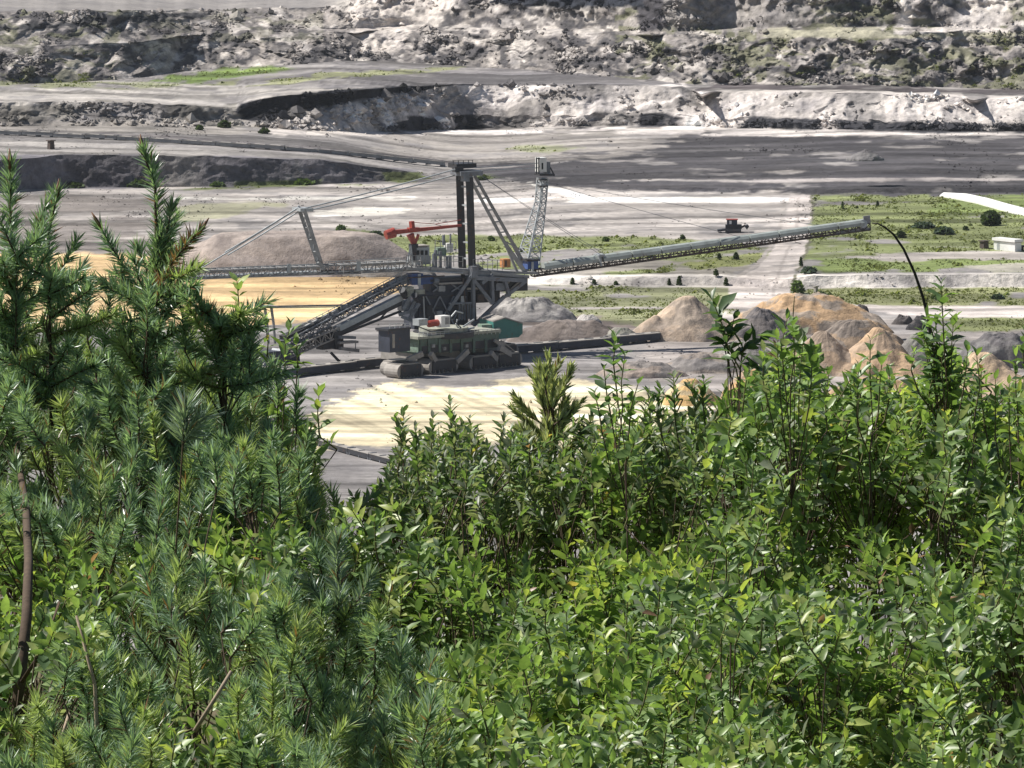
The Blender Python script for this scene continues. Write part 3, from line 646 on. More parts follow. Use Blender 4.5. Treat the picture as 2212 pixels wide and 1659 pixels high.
# ================================================================== THE SPREADER
class Fr:
    """a vertical reference plane through a ground point, turned by phi; p(px,py,off) meets it (off = metres towards the camera)"""
    def __init__(s, px, py, phi):
        s.o = gnd(px, py); s.a = Vector((math.cos(R(phi)), math.sin(R(phi)), 0)); s.n = Vector((math.sin(R(phi)), -math.cos(R(phi)), 0))
    def p(s, px, py, off=0.0):
        d = Vector(ray(px, py)); c = Vector((0, 0, HC)); q = s.o + s.n * off
        t = (q - c).dot(s.n) / d.dot(s.n)
        return c + d * t
    def loc(s, sa, z, off): return s.o + s.a * sa + s.n * off + Vector((0, 0, z))
    def sz(s, px, py, off=0.0):
        q = s.p(px, py, off); return (q - s.o).dot(s.a), q.z
    def box(s, mb, x0, x1, pt, pb, off, depth, zb=None, bev=0.0):
        """front face spans x0..x1 and rows pt..pb (rows read at x0); goes back by depth"""
        s0, z0 = s.sz(x0, pb, off); _, z1 = s.sz(x0, pt, off); s1, _ = s.sz(x1, pb, off)
        if zb is not None: z0 = zb
        return s.bx(mb, s0, s1, z0, z1, off, off - depth)
    def bx(s, mb, s0, s1, z0, z1, o0, o1):
        c = []
        for z in (z0, z1):
            for (sa, of) in ((s0, o0), (s1, o0), (s1, o1), (s0, o1)): c.append(s.loc(sa, z, of))
        return mb.hexa(c)
S = Fr(1000, 766, 25)     # superstructure
B = Fr(1000, 790, 43)     # crawler base, parallel to the belt conveyor
spr = empty("spreader", "huge grey mine spreader with cable mast, long booms and pale green crawler base", "mining machine", S.o)
def part(mb, name, mat, parent=None, label=None, smooth=False):
    o = mb.build(name, M[mat], parent or spr, smooth)
    if label: o["label"] = label
    return o
# --- mast
for k, off in enumerate((2.2, -2.2)):
    dxp = (8, -13)[k]
    m = MB()
    m.beam(S.p(1006 + dxp, 383 - k * 3, off), S.p(1012 + dxp, 578, off), 1.65, 1.5, (0, 1, 0))
    m.beam(S.p(1012 + dxp, 560, off), S.p(1017 + dxp, 694, off), 0.95, 0.95, (0, 1, 0))
    part(m, "mast_leg", "dark_steel")
for r_ in (405, 445, 485, 525, 560):
    m = MB(); m.beam(S.p(1014 + (r_ - 383) * .03, r_, 2.2), S.p(993 + (r_ - 383) * .03, r_ - 3, -2.2), .35, .35); part(m, "mast_crosspiece", "light_steel")
m = MB()
m.beam(S.p(984, 374, 0), S.p(1032, 372, 0), 5.6, 1.0)
m.beam(S.p(998, 384, 2.2), S.p(1018, 384, 2.2), 1.4, 1.6); m.beam(S.p(988, 380, -2.2), S.p(1010, 380, -2.2), 1.4, 1.6)
mh = part(m, "mast_head", "steel")
m = MB()
m.beam(S.p(977, 358, -1.5), S.p(1020, 356, -1.5), 4.6, 1.0); m.beam(S.p(980, 366, 1.0), S.p(998, 366, 1.0), 1.6, 1.2)
part(m, "sheave_housing", "dark_steel")
m = MB()
for x in (979, 990, 1001, 1012, 1021):
    m.beam(S.p(x, 356, .7), S.p(x, 346, .7), .12, .12)
m.beam(S.p(977, 347, .7), S.p(1022, 346, .7), .12, .12)
part(m, "mast_railing", "dark_steel")
# --- back struts
for off, ax in ((2.3, 0), (-2.3, 17)):
    m = MB(); m.beam(S.p(1017 + ax * .5, 388 - ax * .5, off), S.p(1092 + ax, 528, off), .7, .75, (0, 1, 0)); m.beam(S.p(1092 + ax, 528, off), S.p(1136 + ax * .3, 590, off), .9, .9, (0, 1, 0))
    part(m, "back_strut", "grey")
for t in (0.12, .3, .48, .66, .82):
    a0 = S.p(1019 + 73 * t, 386 + 142 * t, 2.3); b0 = S.p(1032 + 73 * t, 384 + 142 * t, -2.3)
    m = MB(); m.beam(a0, b0, .3, .3); part(m, "strut_rung", "grey")
m = MB()
m.beam(S.p(1088, 520, 2.3), S.p(1126, 540, 0), .25, .25); m.beam(S.p(1092, 528, 2.3), S.p(1118, 590, 2.3), .5, .5)
part(m, "strut_bracing", "grey"); m = MB(); m.beam(S.p(1030, 572, 1), S.p(1048, 586, 1), .5, .5); part(m, "deck_brace", "grey"); m = MB(); m.beam(S.p(1018, 560, 1), S.p(1040, 590, 1), .45, .45)
part(m, "strut_bracing", "grey")
# --- lattice tower with the white cab
m = MB()
m.truss(S.p(1140, 568, -4.5), S.p(1168, 436, -4.5), 4.0, 3.4, 9, .17, w2=1.7, h2=1.7)
m.truss(S.p(1168, 436, -4.5), S.p(1172, 385, -4.5), 1.7, 1.7, 4, .18)
lt = part(m, "lattice_tower", "light_steel")
m = MB(); m.beam(S.p(1160, 377, -4.5), S.p(1192, 377, -4.5), 3.2, .4); part(m, "cab_platform", "dark_steel")
m = MB(); S.box(m, 1166, 1181, 341, 372, -3.4, 2.4)
cab = part(m, "cab", "white", label="white operator cab on the lattice tower")
m = MB(); S.box(m, 1170, 1173.5, 352, 366, -3.37, .1); part(m, "cab_window", "glass", cab)
m = MB(); S.box(m, 1181.5, 1189, 350, 374, -3.6, 2.2); part(m, "cab_annex", "steel", cab)
m = MB()
for (x0, y0, x1, y1) in ((1159, 376, 1159, 340), (1164, 340, 1164, 376), (1159, 342, 1166, 342)): m.beam(S.p(x0, y0, -3), S.p(x1, y1, -3), .25, .25)
m.beam(S.p(1189, 362, -3), S.p(1197, 378, -3), .25, .25); m.beam(S.p(1165, 388, -3.4), S.p(1180, 388, -3.4), 1, .3); m.beam(S.p(1164, 402, -3.4), S.p(1182, 402, -3.4), 1, .3)
part(m, "cab_frame", "dark_steel")
# --- stay cables
cables = [(983, 366, 1.8, 658, 450, 1.6), (992, 376, -1.8, 664, 455, -1.6), (642, 450, 1.6, 486, 545, 1.6), (648, 455, -1.6, 492, 551, -1.6), (640, 452, 1.6, 400, 600, 1.2),
          (1026, 362, 1.5, 1164, 352, -4), (1026, 368, -1.5, 1164, 362, -4), (1028, 372, 1.2, 1300, 552, 1.2), (1028, 372, -1.2, 1304, 548, -1.2), (1172, 392, -4, 1600, 512, .8), (1172, 392, -5, 1780, 488, -.8)]
for k, (x0, y0, o0, x1, y1, o1) in enumerate(cables):
    p, q = S.p(x0, y0, o0), S.p(x1, y1, o1)
    pts = [p.lerp(q, t) - Vector((0, 0, 4 * t * (1 - t) * (p - q).length * .006)) for t in np.linspace(0, 1, 9)]
    thick = .17 if k < 5 else (.11 if k < 7 else .05)
    m = MB(); m.tube(pts, thick, 5); part(m, "stay_cable", "steel" if k > 6 else "light_steel")
# --- left arm with its pylon
for off, ax in ((1.9, 7), (-1.9, -4)):
    m = MB(); m.beam(S.p(650 + ax, 452, off), S.p(694 + ax * .6, 582, off), .8, .85, (0, 1, 0)); part(m, "pylon_leg", "grey")
m = MB()
for t in (.05, .3, .5, .7, .88):
    m.beam(S.p(657 + 42 * t, 452 + 130 * t, 1.9), S.p(646 + 43 * t, 452 + 130 * t, -1.9), .22, .22)
for t in (.05, .3, .5, .7):
    m.beam(S.p(657 + 42 * t, 452 + 130 * t, 1.9), S.p(646 + 43 * (t + .2), 452 + 130 * (t + .2), -1.9), .16, .16)
m.beam(S.p(640, 452, 0), S.p(668, 452, 0), 4.6, .7); m.beam(S.p(644, 444, 0), S.p(650, 452, 0), .3, .3)
part(m, "pylon_head", "light_steel")
m = MB()
m.truss(S.p(380, 594, 0), S.p(700, 582, 0), 4.2, 1.7, 20, .17)
m.truss(S.p(700, 582, 0), S.p(905, 572, 0), 4.2, 1.9, 12, .17)
part(m, "arm_truss", "grey")
m = MB(); m.beam(S.p(380, 600, 0), S.p(905, 578, 0), 3.8, .35); m.beam(S.p(620, 580, 2.2), S.p(628, 580, 2.2), .2, 2.0); m.beam(S.p(770, 575, 2.2), S.p(779, 575, 2.2), .2, 2.2)
part(m, "arm_floor", "light_steel")
m = MB(); m.beam(S.p(380, 591, 1.2), S.p(690, 579, 1.2), .9, .5); m.beam(S.p(740, 574, 1.4), S.p(880, 568, 1.4), .9, .5); part(m, "arm_belt", "dusty")
m = MB(); m.beam(S.p(690, 588, .2), S.p(775, 586, .2), 2.6, 1.0); part(m, "belt_drive", "rusty")
m = MB()
m.beam(S.p(700, 566, 2.0), S.p(868, 557, 2.0), .14, .14); m.beam(S.p(380, 582, 2.0), S.p(690, 570, 2.0), .14, .14)
for x in range(390, 870, 16):
    y0 = 582 - (x - 380) * .0387 - (0 if x < 700 else 2.5)
    m.beam(S.p(x, y0, 2.0), S.p(x, y0 + 11, 2.0), .1, .1)
part(m, "arm_railing", "light_steel")
# --- discharge boom
bp, bq = (1150, 583), (1876, 483)
def bm(t, dy=0, off=0): return S.p(bp[0] + (bq[0] - bp[0]) * t, bp[1] + (bq[1] - bp[1]) * t + dy, off)
for k in range(11):
    t0, t1 = .03 + k * .0875, .03 + (k + 1) * .0875 - .004
    m = MB(); n = 7
    pa, pb = bm(t0, -2), bm(t1, -2)
    hh = 1.2 - .15 * t0
    ring = [(1.35 * math.cos(a), hh * math.sin(a)) for a in np.linspace(-.35, math.pi + .35, n)]
    vs = []
    for P_ in (pa, pb):
        for (c, s_) in ring: vs.append(P_ + S.n * c + Vector((0, 0, s_)))
    fs = [(i, i + 1, n + i + 1, n + i) for i in range(n - 1)] + [tuple(range(n))[::-1], tuple(range(n, 2 * n)), (n - 1, 0, n, 2 * n - 1)]
    m.add(vs, fs); part(m, "boom_cover", "cover")
m = MB()
m.truss(bm(0, 7), bm(1, 6), 1.9, 1.5, 44, .15)
part(m, "boom_truss", "rusty")
for t in np.linspace(.05, .97, 34):
    m = MB(); m.beam(bm(t, 9.5, .9), bm(t, 9.5, -.9), .35, .4); part(m, "roller_station", "dusty")
m = MB(); m.beam(bm(.02, 8), bm(.99, 8), 1.2, .12); part(m, "boom_belt", "rubber")
m = MB(); m.tube([bm(.985, -1, 1.1), bm(.985, -1, -1.1)], .95, 14); part(m, "end_pulley", "light_steel")
m = MB(); m.beam(bm(.985, -9, .9), bm(1.005, -9, .9), .25, 1.8); m.beam(bm(.985, -9, -.9), bm(1.005, -9, -.9), .25, 1.8); m.beam(bm(.97, 8), bm(1.0, 12), 1.6, .8); m.beam(bm(.9, 10), bm(.985, 10), 1.3, .5)
part(m, "boom_tip_frame", "grey")
m = MB(); m.beam(bm(.196, -12, 1.3), bm(.204, 12, 1.3), .9, .3); m.beam(bm(.196, -12, -1.3), bm(.204, 12, -1.3), .9, .3); m.beam(bm(.19, -12, 0), bm(.208, -12, 0), 2.8, .5)
part(m, "boom_joint", "light_steel")
m = MB(); m.tube([bm(.78, 8, .9), bm(.782, 18, .9), bm(.80, 24, .9)], .07, 5); part(m, "hanging_cable", "rusty"); m = MB(); m.tube([bm(.53, 8, .9), bm(.525, 16, .9), bm(.515, 18, .9)], .07, 5); part(m, "hanging_cable", "rusty")
m = MB(); S.box(m, 1140, 1163, 564, 582, 1.2, 2.6); part(m, "boom_drive", "blue", label="blue drive housing at the boom root")
m = MB(); S.box(m, 1138, 1166, 561, 565, 1.6, 3.2); part(m, "drive_roof", "dark_steel")
m = MB(); S.box(m, 1149, 1153, 566, 586, 1.9, .4); part(m, "drive_post", "light_steel")
m = MB(); S.box(m, 1087, 1103, 560, 578, -1, 1.8); oc = part(m, "orange_cabinet", "orange")
m = MB(); S.box(m, 1091, 1095, 563, 576, -.9, .2); part(m, "cabinet_door", "rusty", oc)
# --- deck crane (its own red machine standing on the deck, slews with it)
cr = MB()
cr.tube([S.p(893, 566, 1), S.p(893, 535, 1)], .75, 10); cr.tube([S.p(893, 535, 1), S.p(893, 527, 1)], 1.1, 10)
pil = part(cr, "crane_pillar", "dark_steel")
m = MB(); m.beam(S.p(848, 502, 1), S.p(996, 487, 1), 1.1, .95, w2=.6, h2=.5); jib = part(m, "crane_jib", "red")
m = MB(); m.beam(S.p(886, 506, 1), S.p(894, 528, 1), 1.3, 1.4, w2=.7, h2=.8); m.beam(S.p(904, 506, 1), S.p(896, 528, 1), .5, .5); m.beam(S.p(882, 496, 1), S.p(904, 495, 1), 1.5, .8); m.beam(S.p(889, 478, 1), S.p(891, 496, 1), 1.0, .8)
part(m, "crane_turret", "red")
m = MB(); m.tube([S.p(833, 508, 1), S.p(852, 502, 1)], [1.0, 1.15], 12); part(m, "crane_counterweight", "red")
m = MB(); m.beam(S.p(891, 480, 1), S.p(940, 484, 1), .14, .14); m.beam(S.p(940, 484, 1), S.p(996, 475, 1), .14, .14); m.beam(S.p(940, 484, 1), S.p(962, 491, 1), .12, .12)
part(m, "crane_stay", "red")
# --- upper deck, cabins, railings
m = MB()
m.beam(S.p(868, 578, 0), S.p(1150, 588, 0), 6.4, .55)
m.beam(S.p(930, 581, 3.4), S.p(1137, 602, 3.4), .5, .9); m.beam(S.p(1060, 590, 3.6), S.p(1142, 598, 3.6), .9, .7)
part(m, "upper_deck", "grey")
m = MB(); S.box(m, 896, 928, 535, 572, -.5, 3.0); hc = part(m, "deck_house", "light_steel", label="pale deck house beside the crane pillar")
m = MB()
for x0 in (900, 909, 918): S.box(m, x0, x0 + 6, 541, 551, -.46, .2)
part(m, "deck_house_window", "glass", hc)
m = MB(); S.box(m, 896, 928, 531, 534, -.3, 3.4); part(m, "deck_house_roof", "dusty", hc)
m = MB(); S.box(m, 965, 979, 526, 545, 0, 1.6); part(m, "white_cabinet", "white")
m = MB(); S.box(m, 946, 964, 536, 553, .4, 1.8); part(m, "green_cabinet", "green")
m = MB()
for (x0, x1, yt, yb, off) in ((878, 1000, 552, 574, 3.1), (900, 990, 545, 574, -3.1), (1022, 1085, 560, 582, 3.1), (940, 985, 520, 545, 0)):
    m.beam(S.p(x0, yt, off), S.p(x1, yt + 2, off), .12, .12); m.beam(S.p(x0, (yt + yb) / 2, off), S.p(x1, (yt + yb) / 2 + 2, off), .1, .1)
    n = int((x1 - x0) / 10)
    for i in range(n + 1):
        x = x0 + (x1 - x0) * i / n; m.beam(S.p(x, yt + 2 * i / n, off), S.p(x, yb + 2 * i / n, off), .12, .12)
part(m, "deck_railing", "grey")
m = MB()
for (x, yt) in ((937, 548), (941, 540), (951, 543), (966, 556), (972, 552)): m.beam(S.p(x, yt, 1.5), S.p(x, 584, 1.5), .55, .55)
m.beam(S.p(936, 548, 1.5), S.p(972, 556, 1.5), .3, .3); m.beam(S.p(958, 508, 0), S.p(958, 530, 0), .5, .5); m.beam(S.p(973, 505, 0), S.p(973, 528, 0), .3, .3)
part(m, "deck_posts", "steel")
m = MB()
for (x0, y0, x1, y1) in ((880, 568, 887, 530), (887, 530, 892, 572), (884, 548, 890, 548)): m.beam(S.p(x0, y0, 2.4), S.p(x1, y1, 2.4), .28, .28)
part(m, "ladder_frame", "light_steel")
# --- body
m = MB()
S.box(m, 905, 1010, 632, 708, 3.0, 6.6)
S.box(m, 930, 1060, 606, 632, 3.0, 6.4)
S.box(m, 895, 905, 655, 712, 2.6, 5.6)
part(m, "body", "hull")
m = MB()
for (y0, y1) in ((640, 646), (664, 669), (690, 694)): S.box(m, 907, 1008, y0, y1, 3.25, .3)
S.box(m, 930, 1058, 604, 609, 3.5, 7.2)
part(m, "body_ledge", "dark_steel")
m = MB(); S.box(m, 890, 914, 592, 616, 3.6, 3.0); bh = part(m, "blue_housing", "blue")
m = MB(); S.box(m, 903, 909, 592, 618, 3.75, .2); part(m, "housing_rib", "light_steel", bh)
m = MB(); S.box(m, 914, 936, 596, 614, 3.4, 2.6); part(m, "drive_motor_housing", "blue", label="darker blue drive housing")
m = MB(); m.tube([S.p(936, 606, 3.4), S.p(946, 607, 3.4)], .8, 10); part(m, "drive_motor", "steel")
m = MB(); S.box(m, 948, 1000, 611, 615, 3.9, .6); S.box(m, 1010, 1040, 622, 626, 3.9, .6); part(m, "service_walkway", "dusty")
m = MB(); S.box(m, 878, 894, 620, 641, 5.2, 2.0); S.box(m, 898, 918, 626, 636, 5.4, 1.8); part(m, "head_drum_guard", "deck")
m = MB(); m.tube([S.p(868, 626, 5.6), S.p(876, 640, 4.2)], .8, 10); m.tube([S.p(895, 638, 6), S.p(905, 650, 4)], .7, 10); part(m, "drive_gear", "dark_steel")
m = MB()
for (x0, y0, x1, y1) in ((862, 680, 900, 668), (870, 668, 884, 642), (884, 690, 905, 655), (868, 684, 905, 700), (900, 640, 882, 676)): m.beam(S.p(x0, y0, 4.6), S.p(x1, y1, 4.6), .7, .7)
S.box(m, 868, 888, 650, 672, 4.4, 2.4)
part(m, "hopper_frame", "steel")
# --- the three-legged support on the right
legs = [(1022, 590, 968, 670), (1022, 590, 1022, 702), (1022, 604, 1064, 656), (1062, 594, 1064, 656), (1137, 606, 1092, 640), (1090, 640, 1022, 704), (1040, 612, 1064, 594), (1090, 606, 1100, 640)]
for (x0, y0, x1, y1) in legs:
    m = MB(); m.beam(S.p(x0, y0, 4.2), S.p(x1, y1, 3.8), .72, .72); part(m, "support_leg", "steel")
m = MB(); m.beam(S.p(1022, 575, 4.2), S.p(1022, 600, 4.2), 1.5, 1.5); m.beam(S.p(1024, 600, 4.2), S.p(1137, 606, 4.2), .9, .9)
part(m, "support_head", "steel")
m = MB()
S.box(m, 1040, 1140, 604, 632, 1.2, 4.0); S.box(m, 1020, 1080, 632, 655, 1.0, 4.0)
part(m, "transfer_chute", "dark_steel")
m = MB()
for (x0, y0, x1, y1) in ((1044, 622, 1060, 606), (1060, 622, 1076, 606), (1080, 628, 1100, 608), (1100, 628, 1124, 606)): m.beam(S.p(x0, y0, 1.6), S.p(x1, y1, 1.6), .35, .35)
part(m, "chute_bracing", "dusty"); m = MB(); S.box(m, 1048, 1068, 620, 626, 1.7, .5); part(m, "chute_ledge", "dusty"); m = MB(); S.box(m, 990, 1016, 655, 690, 3.4, .4); part(m, "stair_landing", "dusty")
m = MB()
for i in range(5): m.beam(S.p(992 + i * 6, 656, 4.0), S.p(992 + i * 6, 692, 4.0), .22, .22)
m.beam(S.p(970, 656, 4.0), S.p(1020, 654, 4.0), .3, .4)
part(m, "stair_tower", "steel")
# --- turntable
c0 = B.p(958, 715, 2.5); c0 = Vector((c0.x, c0.y, 0))
zt = B.p(958, 715, 2.5).z
m = MB(); m.tube([c0 + Vector((0, 0, zt - 1.1)), c0 + Vector((0, 0, zt))], 6.6, 40); part(m, "turntable_ring", "dark_steel")
m = MB(); m.tube([c0 + Vector((0, 0, zt)), c0 + Vector((0, 0, zt + .9))], 5.3, 36); part(m, "slewing_bearing", "deck")
m = MB(); B.box(m, 905, 924, 690, 704, 5.6, 2.0); part(m, "grey_tank", "light_steel")
m = MB(); m.tube([B.p(926, 700, 5.4), B.p(951, 696, 5.4)], .75, 10); part(m, "red_tank", "red")
m = MB(); B.box(m, 953, 972, 683, 708, 6.6, 2.0); wc = part(m, "switch_cabinet", "white", label="white switch cabinet on the turntable")
m = MB(); B.box(m, 962, 971, 686, 701, 6.64, .1); part(m, "cabinet_panel", "grey", wc)
m = MB(); m.tube([B.p(988, 690, 6.2), B.p(985, 700, 6.4), B.p(990, 709, 6.4), B.p(1005, 711, 6.4), B.p(1024, 708, 6)], .22, 7); part(m, "curved_hose", "light_steel")
m = MB()
for (x0, y0, x1, y1) in ((975, 684, 985, 672), (985, 672, 1000, 676), (1000, 706, 1024, 690)): m.tube([B.p(x0, y0, 6), B.p(x1, y1, 6)], .18, 6)
part(m, "pipework", "light_steel")
# --- base hull on crawlers
m = MB(); B.box(m, 908, 1078, 733, 766, 7.0, 8.5); hull = part(m, "base_hull", "shaded_green", label="green base hull with front shade painted in, under a pale deck")  # darker green puts the front's shade into the paint
m = MB(); B.box(m, 903, 1082, 728, 733.5, 7.5, 9.5); part(m, "base_deck", "deck")
for i, x in enumerate((925, 948, 972, 996, 1022, 1048)):
    m = MB(); B.box(m, x, x + 5, 733, 762, 7.3, .4); part(m, "hull_rib", "shaded_green", hull)
m = MB(); B.box(m, 912, 1074, 748, 765, 7.12, .3); part(m, "hull_shade_band", "dark_steel", hull)  # dark strip painting the shade along the hull's lower half
for (x, y) in ((934, 744), (958, 750), (1006, 744)):
    m = MB(); B.box(m, x, x + 6, y, y + 7, 7.6, .5); part(m, "hull_fitting", "grey", hull)
m = MB(); B.bx(m, B.sz(908, 750, 7)[0] - .25, B.sz(908, 750, 7)[0] - .02, B.sz(908, 762, 7)[1], B.sz(908, 734, 7)[1], 6.6, -1.2); part(m, "end_panel", "green", hull)  # lighter green than the front, standing for the sunlit end
m = MB(); B.box(m, 842, 886, 714, 762, 8.0, 3.6); lb = part(m, "power_house", "hull", label="dark blue grey housing at the left end")
m = MB(); B.box(m, 839, 888, 711, 715.5, 8.3, 4.2); part(m, "power_house_roof", "dark_steel", lb)
m = MB(); B.box(m, 848, 853, 722, 752, 8.05, .1); part(m, "power_house_door", "dusty", lb)
for k, (x0, x1, yt, yb, off) in enumerate(((905, 1080, 718, 728, 7.3), (842, 886, 700, 711, 8.0))):
    m = MB(); n = int((x1 - x0) / 9); sl = -.045
    y = lambda x, r_: r_ + (x - x0) * sl
    for r_ in (yt, (yt + yb) / 2): m.beam(B.p(x0, y(x0, r_), off), B.p(x1, y(x1, r_), off), .1, .1)
    for i in range(n + 1):
        x = x0 + (x1 - x0) * i / n; m.beam(B.p(x, y(x, yt), off), B.p(x, y(x, yb + 1), off), .1, .1)
    part(m, "deck_handrail", "light_steel")
for k, pts_ in enumerate((((905, 706), (930, 716), (990, 712)), ((978, 690), (1000, 712), (1050, 716), (1075, 728)))):
    m = MB(); m.tube([B.p(x, y_, 7.4 if k > 1 else 6.4) for x, y_ in pts_], .13, 6); part(m, "hose", "rubber")
for k, (x0, x1, y0, y1) in enumerate(((920, 950, 640, 700), (950, 980, 640, 700), (980, 1006, 640, 690), (935, 960, 612, 630), (975, 1000, 614, 630))):
    m = MB(); m.beam(S.p(x0, y0, 3.5), S.p(x1, y1, 3.5), .28, .28); m.beam(S.p(x1, y0, 3.55), S.p(x0, y1, 3.55), .28, .28); part(m, "body_bracing", "steel")
for k, (x0, x1, y0, y1, c_) in enumerate(((922, 934, 660, 684, "dark_steel"), (944, 956, 672, 700, "grey"), (996, 1004, 640, 660, "light_steel"), (1032, 1046, 636, 652, "rusty"), (1072, 1090, 612, 628, "steel"), (948, 962, 618, 630, "grey"))):
    m = MB(); S.box(m, x0, x1, y0, y1, 3.9, 1.0); part(m, "equipment_box", c_)
for k, (x0, y0, x1, y1) in enumerate(((880, 600, 960, 596), (905, 586, 1000, 590), (1000, 600, 1010, 700), (915, 640, 918, 708))):
    m = MB(); m.tube([S.p(x0, y0, 4.0), S.p(x1, y1, 4.0)], .16, 6); part(m, "pipe", "light_steel" if k % 2 else "rusty")
# --- crawlers: rounded track, side frame, wheels
def crawler(sa, off, ln, h, w=4.4):
    pts = []
    n = 8
    for k in range(n + 1):
        a = math.pi / 2 + math.pi * k / n
        pts.append((-ln / 2 + h / 2 + math.cos(a) * h / 2, h / 2 + math.sin(a) * h / 2))
    for k in range(n + 1):
        a = -math.pi / 2 + math.pi * k / n
        pts.append((ln / 2 - h / 2 + math.cos(a) * h / 2, h / 2 + math.sin(a) * h / 2))
    N = len(pts); m = MB()
    vs = [B.loc(sa + x, z, off) for x, z in pts] + [B.loc(sa + x, z, off - w) for x, z in pts]
    m.add(vs, [(i, (i + 1) % N, N + (i + 1) % N, N + i) for i in range(N)] + [tuple(range(N))[::-1], tuple(range(N, 2 * N))])
    c = part(m, "crawler", "dusty")
    m = MB(); B.bx(m, sa - ln / 2 + h * .32, sa + ln / 2 - h * .32, h * .30, h * .93, off + .35, off - .1)
    B.bx(m, sa - ln / 2 + h * .75, sa + ln / 2 - h * .75, h * .93, h * 1.12, off - .3, off - w + .3)
    part(m, "crawler_frame", "dark_steel", c)
    m = MB()
    for q in range(6):
        sx = -ln / 2 + h * .42 + (ln - h * .84) * q / 5
        m.tube([B.loc(sa + sx, h * .2, off + .2), B.loc(sa + sx, h * .2, off - .05)], h * .15, 10)
    part(m, "crawler_wheels", "dark_steel", c)
    m = MB()
    M_ = 22
    for k in range(M_):
        x = -ln / 2 + h * .4 + (ln - h * .8) * k / (M_ - 1)
        B.bx(m, sa + x - .12, sa + x + .12, h - .02, h + .14, off + .06, off - w - .06)
    part(m, "track_plates", "dusty", c)
s_a, _ = B.sz(860, 792, 9.5); 
for (px, py, off, ln) in ((858, 794, 10.6, 7.6), (850, 792, 6.6, 8.0), (926, 788, 8.8, 8.6), (1014, 778, 8.8, 8.6), (1070, 772, 8.8, 8.0)):
    sa, _ = B.sz(px, py, off); crawler(sa + ln / 2, off, ln, 3.0)
for (px, off, ln) in ((900, -4.5, 8.4), (985, -4.5, 8.4), (1060, -4.5, 8.4)):
    sa, _ = B.sz(px, 780, off); crawler(sa + ln / 2, off, ln, 3.0)
m = MB()
for (x0, y0, x1, y1) in ((912, 764, 880, 778), (985, 782, 1010, 758), (1078, 752, 1110, 770), (930, 764, 940, 780), (1060, 762, 1072, 778)): m.beam(B.p(x0, y0, 9), B.p(x1, y1, 8.6), .9, 1.1)
B.bx(m, B.sz(890, 770, 4)[0], B.sz(1090, 770, 4)[0], 2.4, 5.2, 4, -6)
part(m, "crawler_yoke", "dusty")
m = MB(); m.beam(B.p(1068, 735, 8), B.p(1108, 768, 8), .5, .7); m.beam(B.p(1082, 735, 8), B.p(1118, 764, 8), .2, .2); part(m, "access_stairs", "dusty")
# --- green machine house with pitched roof at the right end
G = Fr(1100, 778, 20)
def G3(px, py, off): return G.p(px, py, off)
gs0, gz0 = G.sz(1066, 734, 2.0); gs1, _ = G.sz(1129, 728, 2.0); gs0e, gz1 = G.sz(1066, 696, 2.0)
m = MB()
gd = 9.0
prof = [(gs0, gz0), (gs1 - .9, gz0 + .35), (gs1, gz0 + 1.2), (gs1, gz1 - .6), ((gs0 + gs1) / 2 - .8, gz1 + .75), (gs0, gz1)]
vs = [G.loc(a, z, 2.0) for a, z in prof] + [G.loc(a, z, 2.0 - gd) for a, z in prof]; n = len(prof)
m.add(vs, [(i, (i + 1) % n, n + (i + 1) % n, n + i) for i in range(n)] + [tuple(range(n))[::-1], tuple(range(n, 2 * n))])
gh = part(m, "machine_house", "teal", label="dark teal machine house with pale pitched roof")
m = MB()
for (i, j) in ((5, 4), (4, 3)):
    a0, z0 = prof[i]; a1, z1 = prof[j]; e = .25
    m.hexa([G.loc(a0, z0 + .04, 2.3), G.loc(a1, z1 + .04, 2.3), G.loc(a1, z1 + .04, 1.7 - gd), G.loc(a0, z0 + .04, 1.7 - gd),
            G.loc(a0, z0 + .3, 2.3), G.loc(a1, z1 + .3, 2.3), G.loc(a1, z1 + .3, 1.7 - gd), G.loc(a0, z0 + .3, 1.7 - gd)])
part(m, "roof", "dusty", gh)
m = MB(); m.tube([G.loc(gs0 + 1.0, gz0 + 2.0, 2.05), G.loc(gs0 + 1.0, gz0 + 2.0, 2.5)], .65, 12); part(m, "fan_cowl", "green", gh)
m = MB(); G.bx(m, gs0 - 2.4, gs0 - .02, gz0 + .2, gz1 - .6, 1.2, -1.5); part(m, "house_porch", "green", gh)
# --- intake boom down to the belt conveyor
def I(px, py, dy=0.0):   # depth runs from the machine (px 890) to the hopper car (px 600)
    t = (890 - px) / 290.0
    return at(px, py, S.o.y - 6 - 26 * t + dy)
m = MB()
m.truss(I(872, 606), I(612, 742), 3.0, 1.5, 24, .16)
m.beam(I(872, 600, 1.2), I(700, 688, 1.2), .5, .5)
part(m, "intake_boom_truss", "steel")
m = MB(); m.beam(I(878, 602, .8), I(612, 740, .8), 2.2, .25); part(m, "intake_belt", "rubber")
m = MB(); m.beam(I(866, 642, -2.2), I(724, 712, -2.2), 1.4, 1.25); part(m, "lower_belt_cover", "light_steel")
m = MB(); m.beam(I(868, 652, -2.0), I(722, 722, -2.0), 1.6, .9); m.beam(I(866, 672, -1.5), I(738, 722, -1.5), .45, .45); m.beam(I(840, 668, -1.5), I(820, 690, -1.5), .3, .3)
part(m, "lower_belt_frame", "dark_steel")
m = MB(); m.beam(I(880, 597, .4), I(840, 618, .4), 1.3, .9); m.beam(I(895, 596, -1), I(866, 612, -1), .8, .8); part(m, "belt_hood", "light_steel")
m = MB()
m.truss(I(726, 716, -2), I(608, 766, -2), 2.6, 1.9, 11, .2)
part(m, "lower_boom_truss", "dusty")
m = MB(); m.beam(I(740, 712, -1.4), I(612, 756, -1.4), 2.4, .5); m.beam(I(700, 690, .5), I(612, 730, .5), 2.6, .9); part(m, "loading_belt", "rubber")
m = MB()
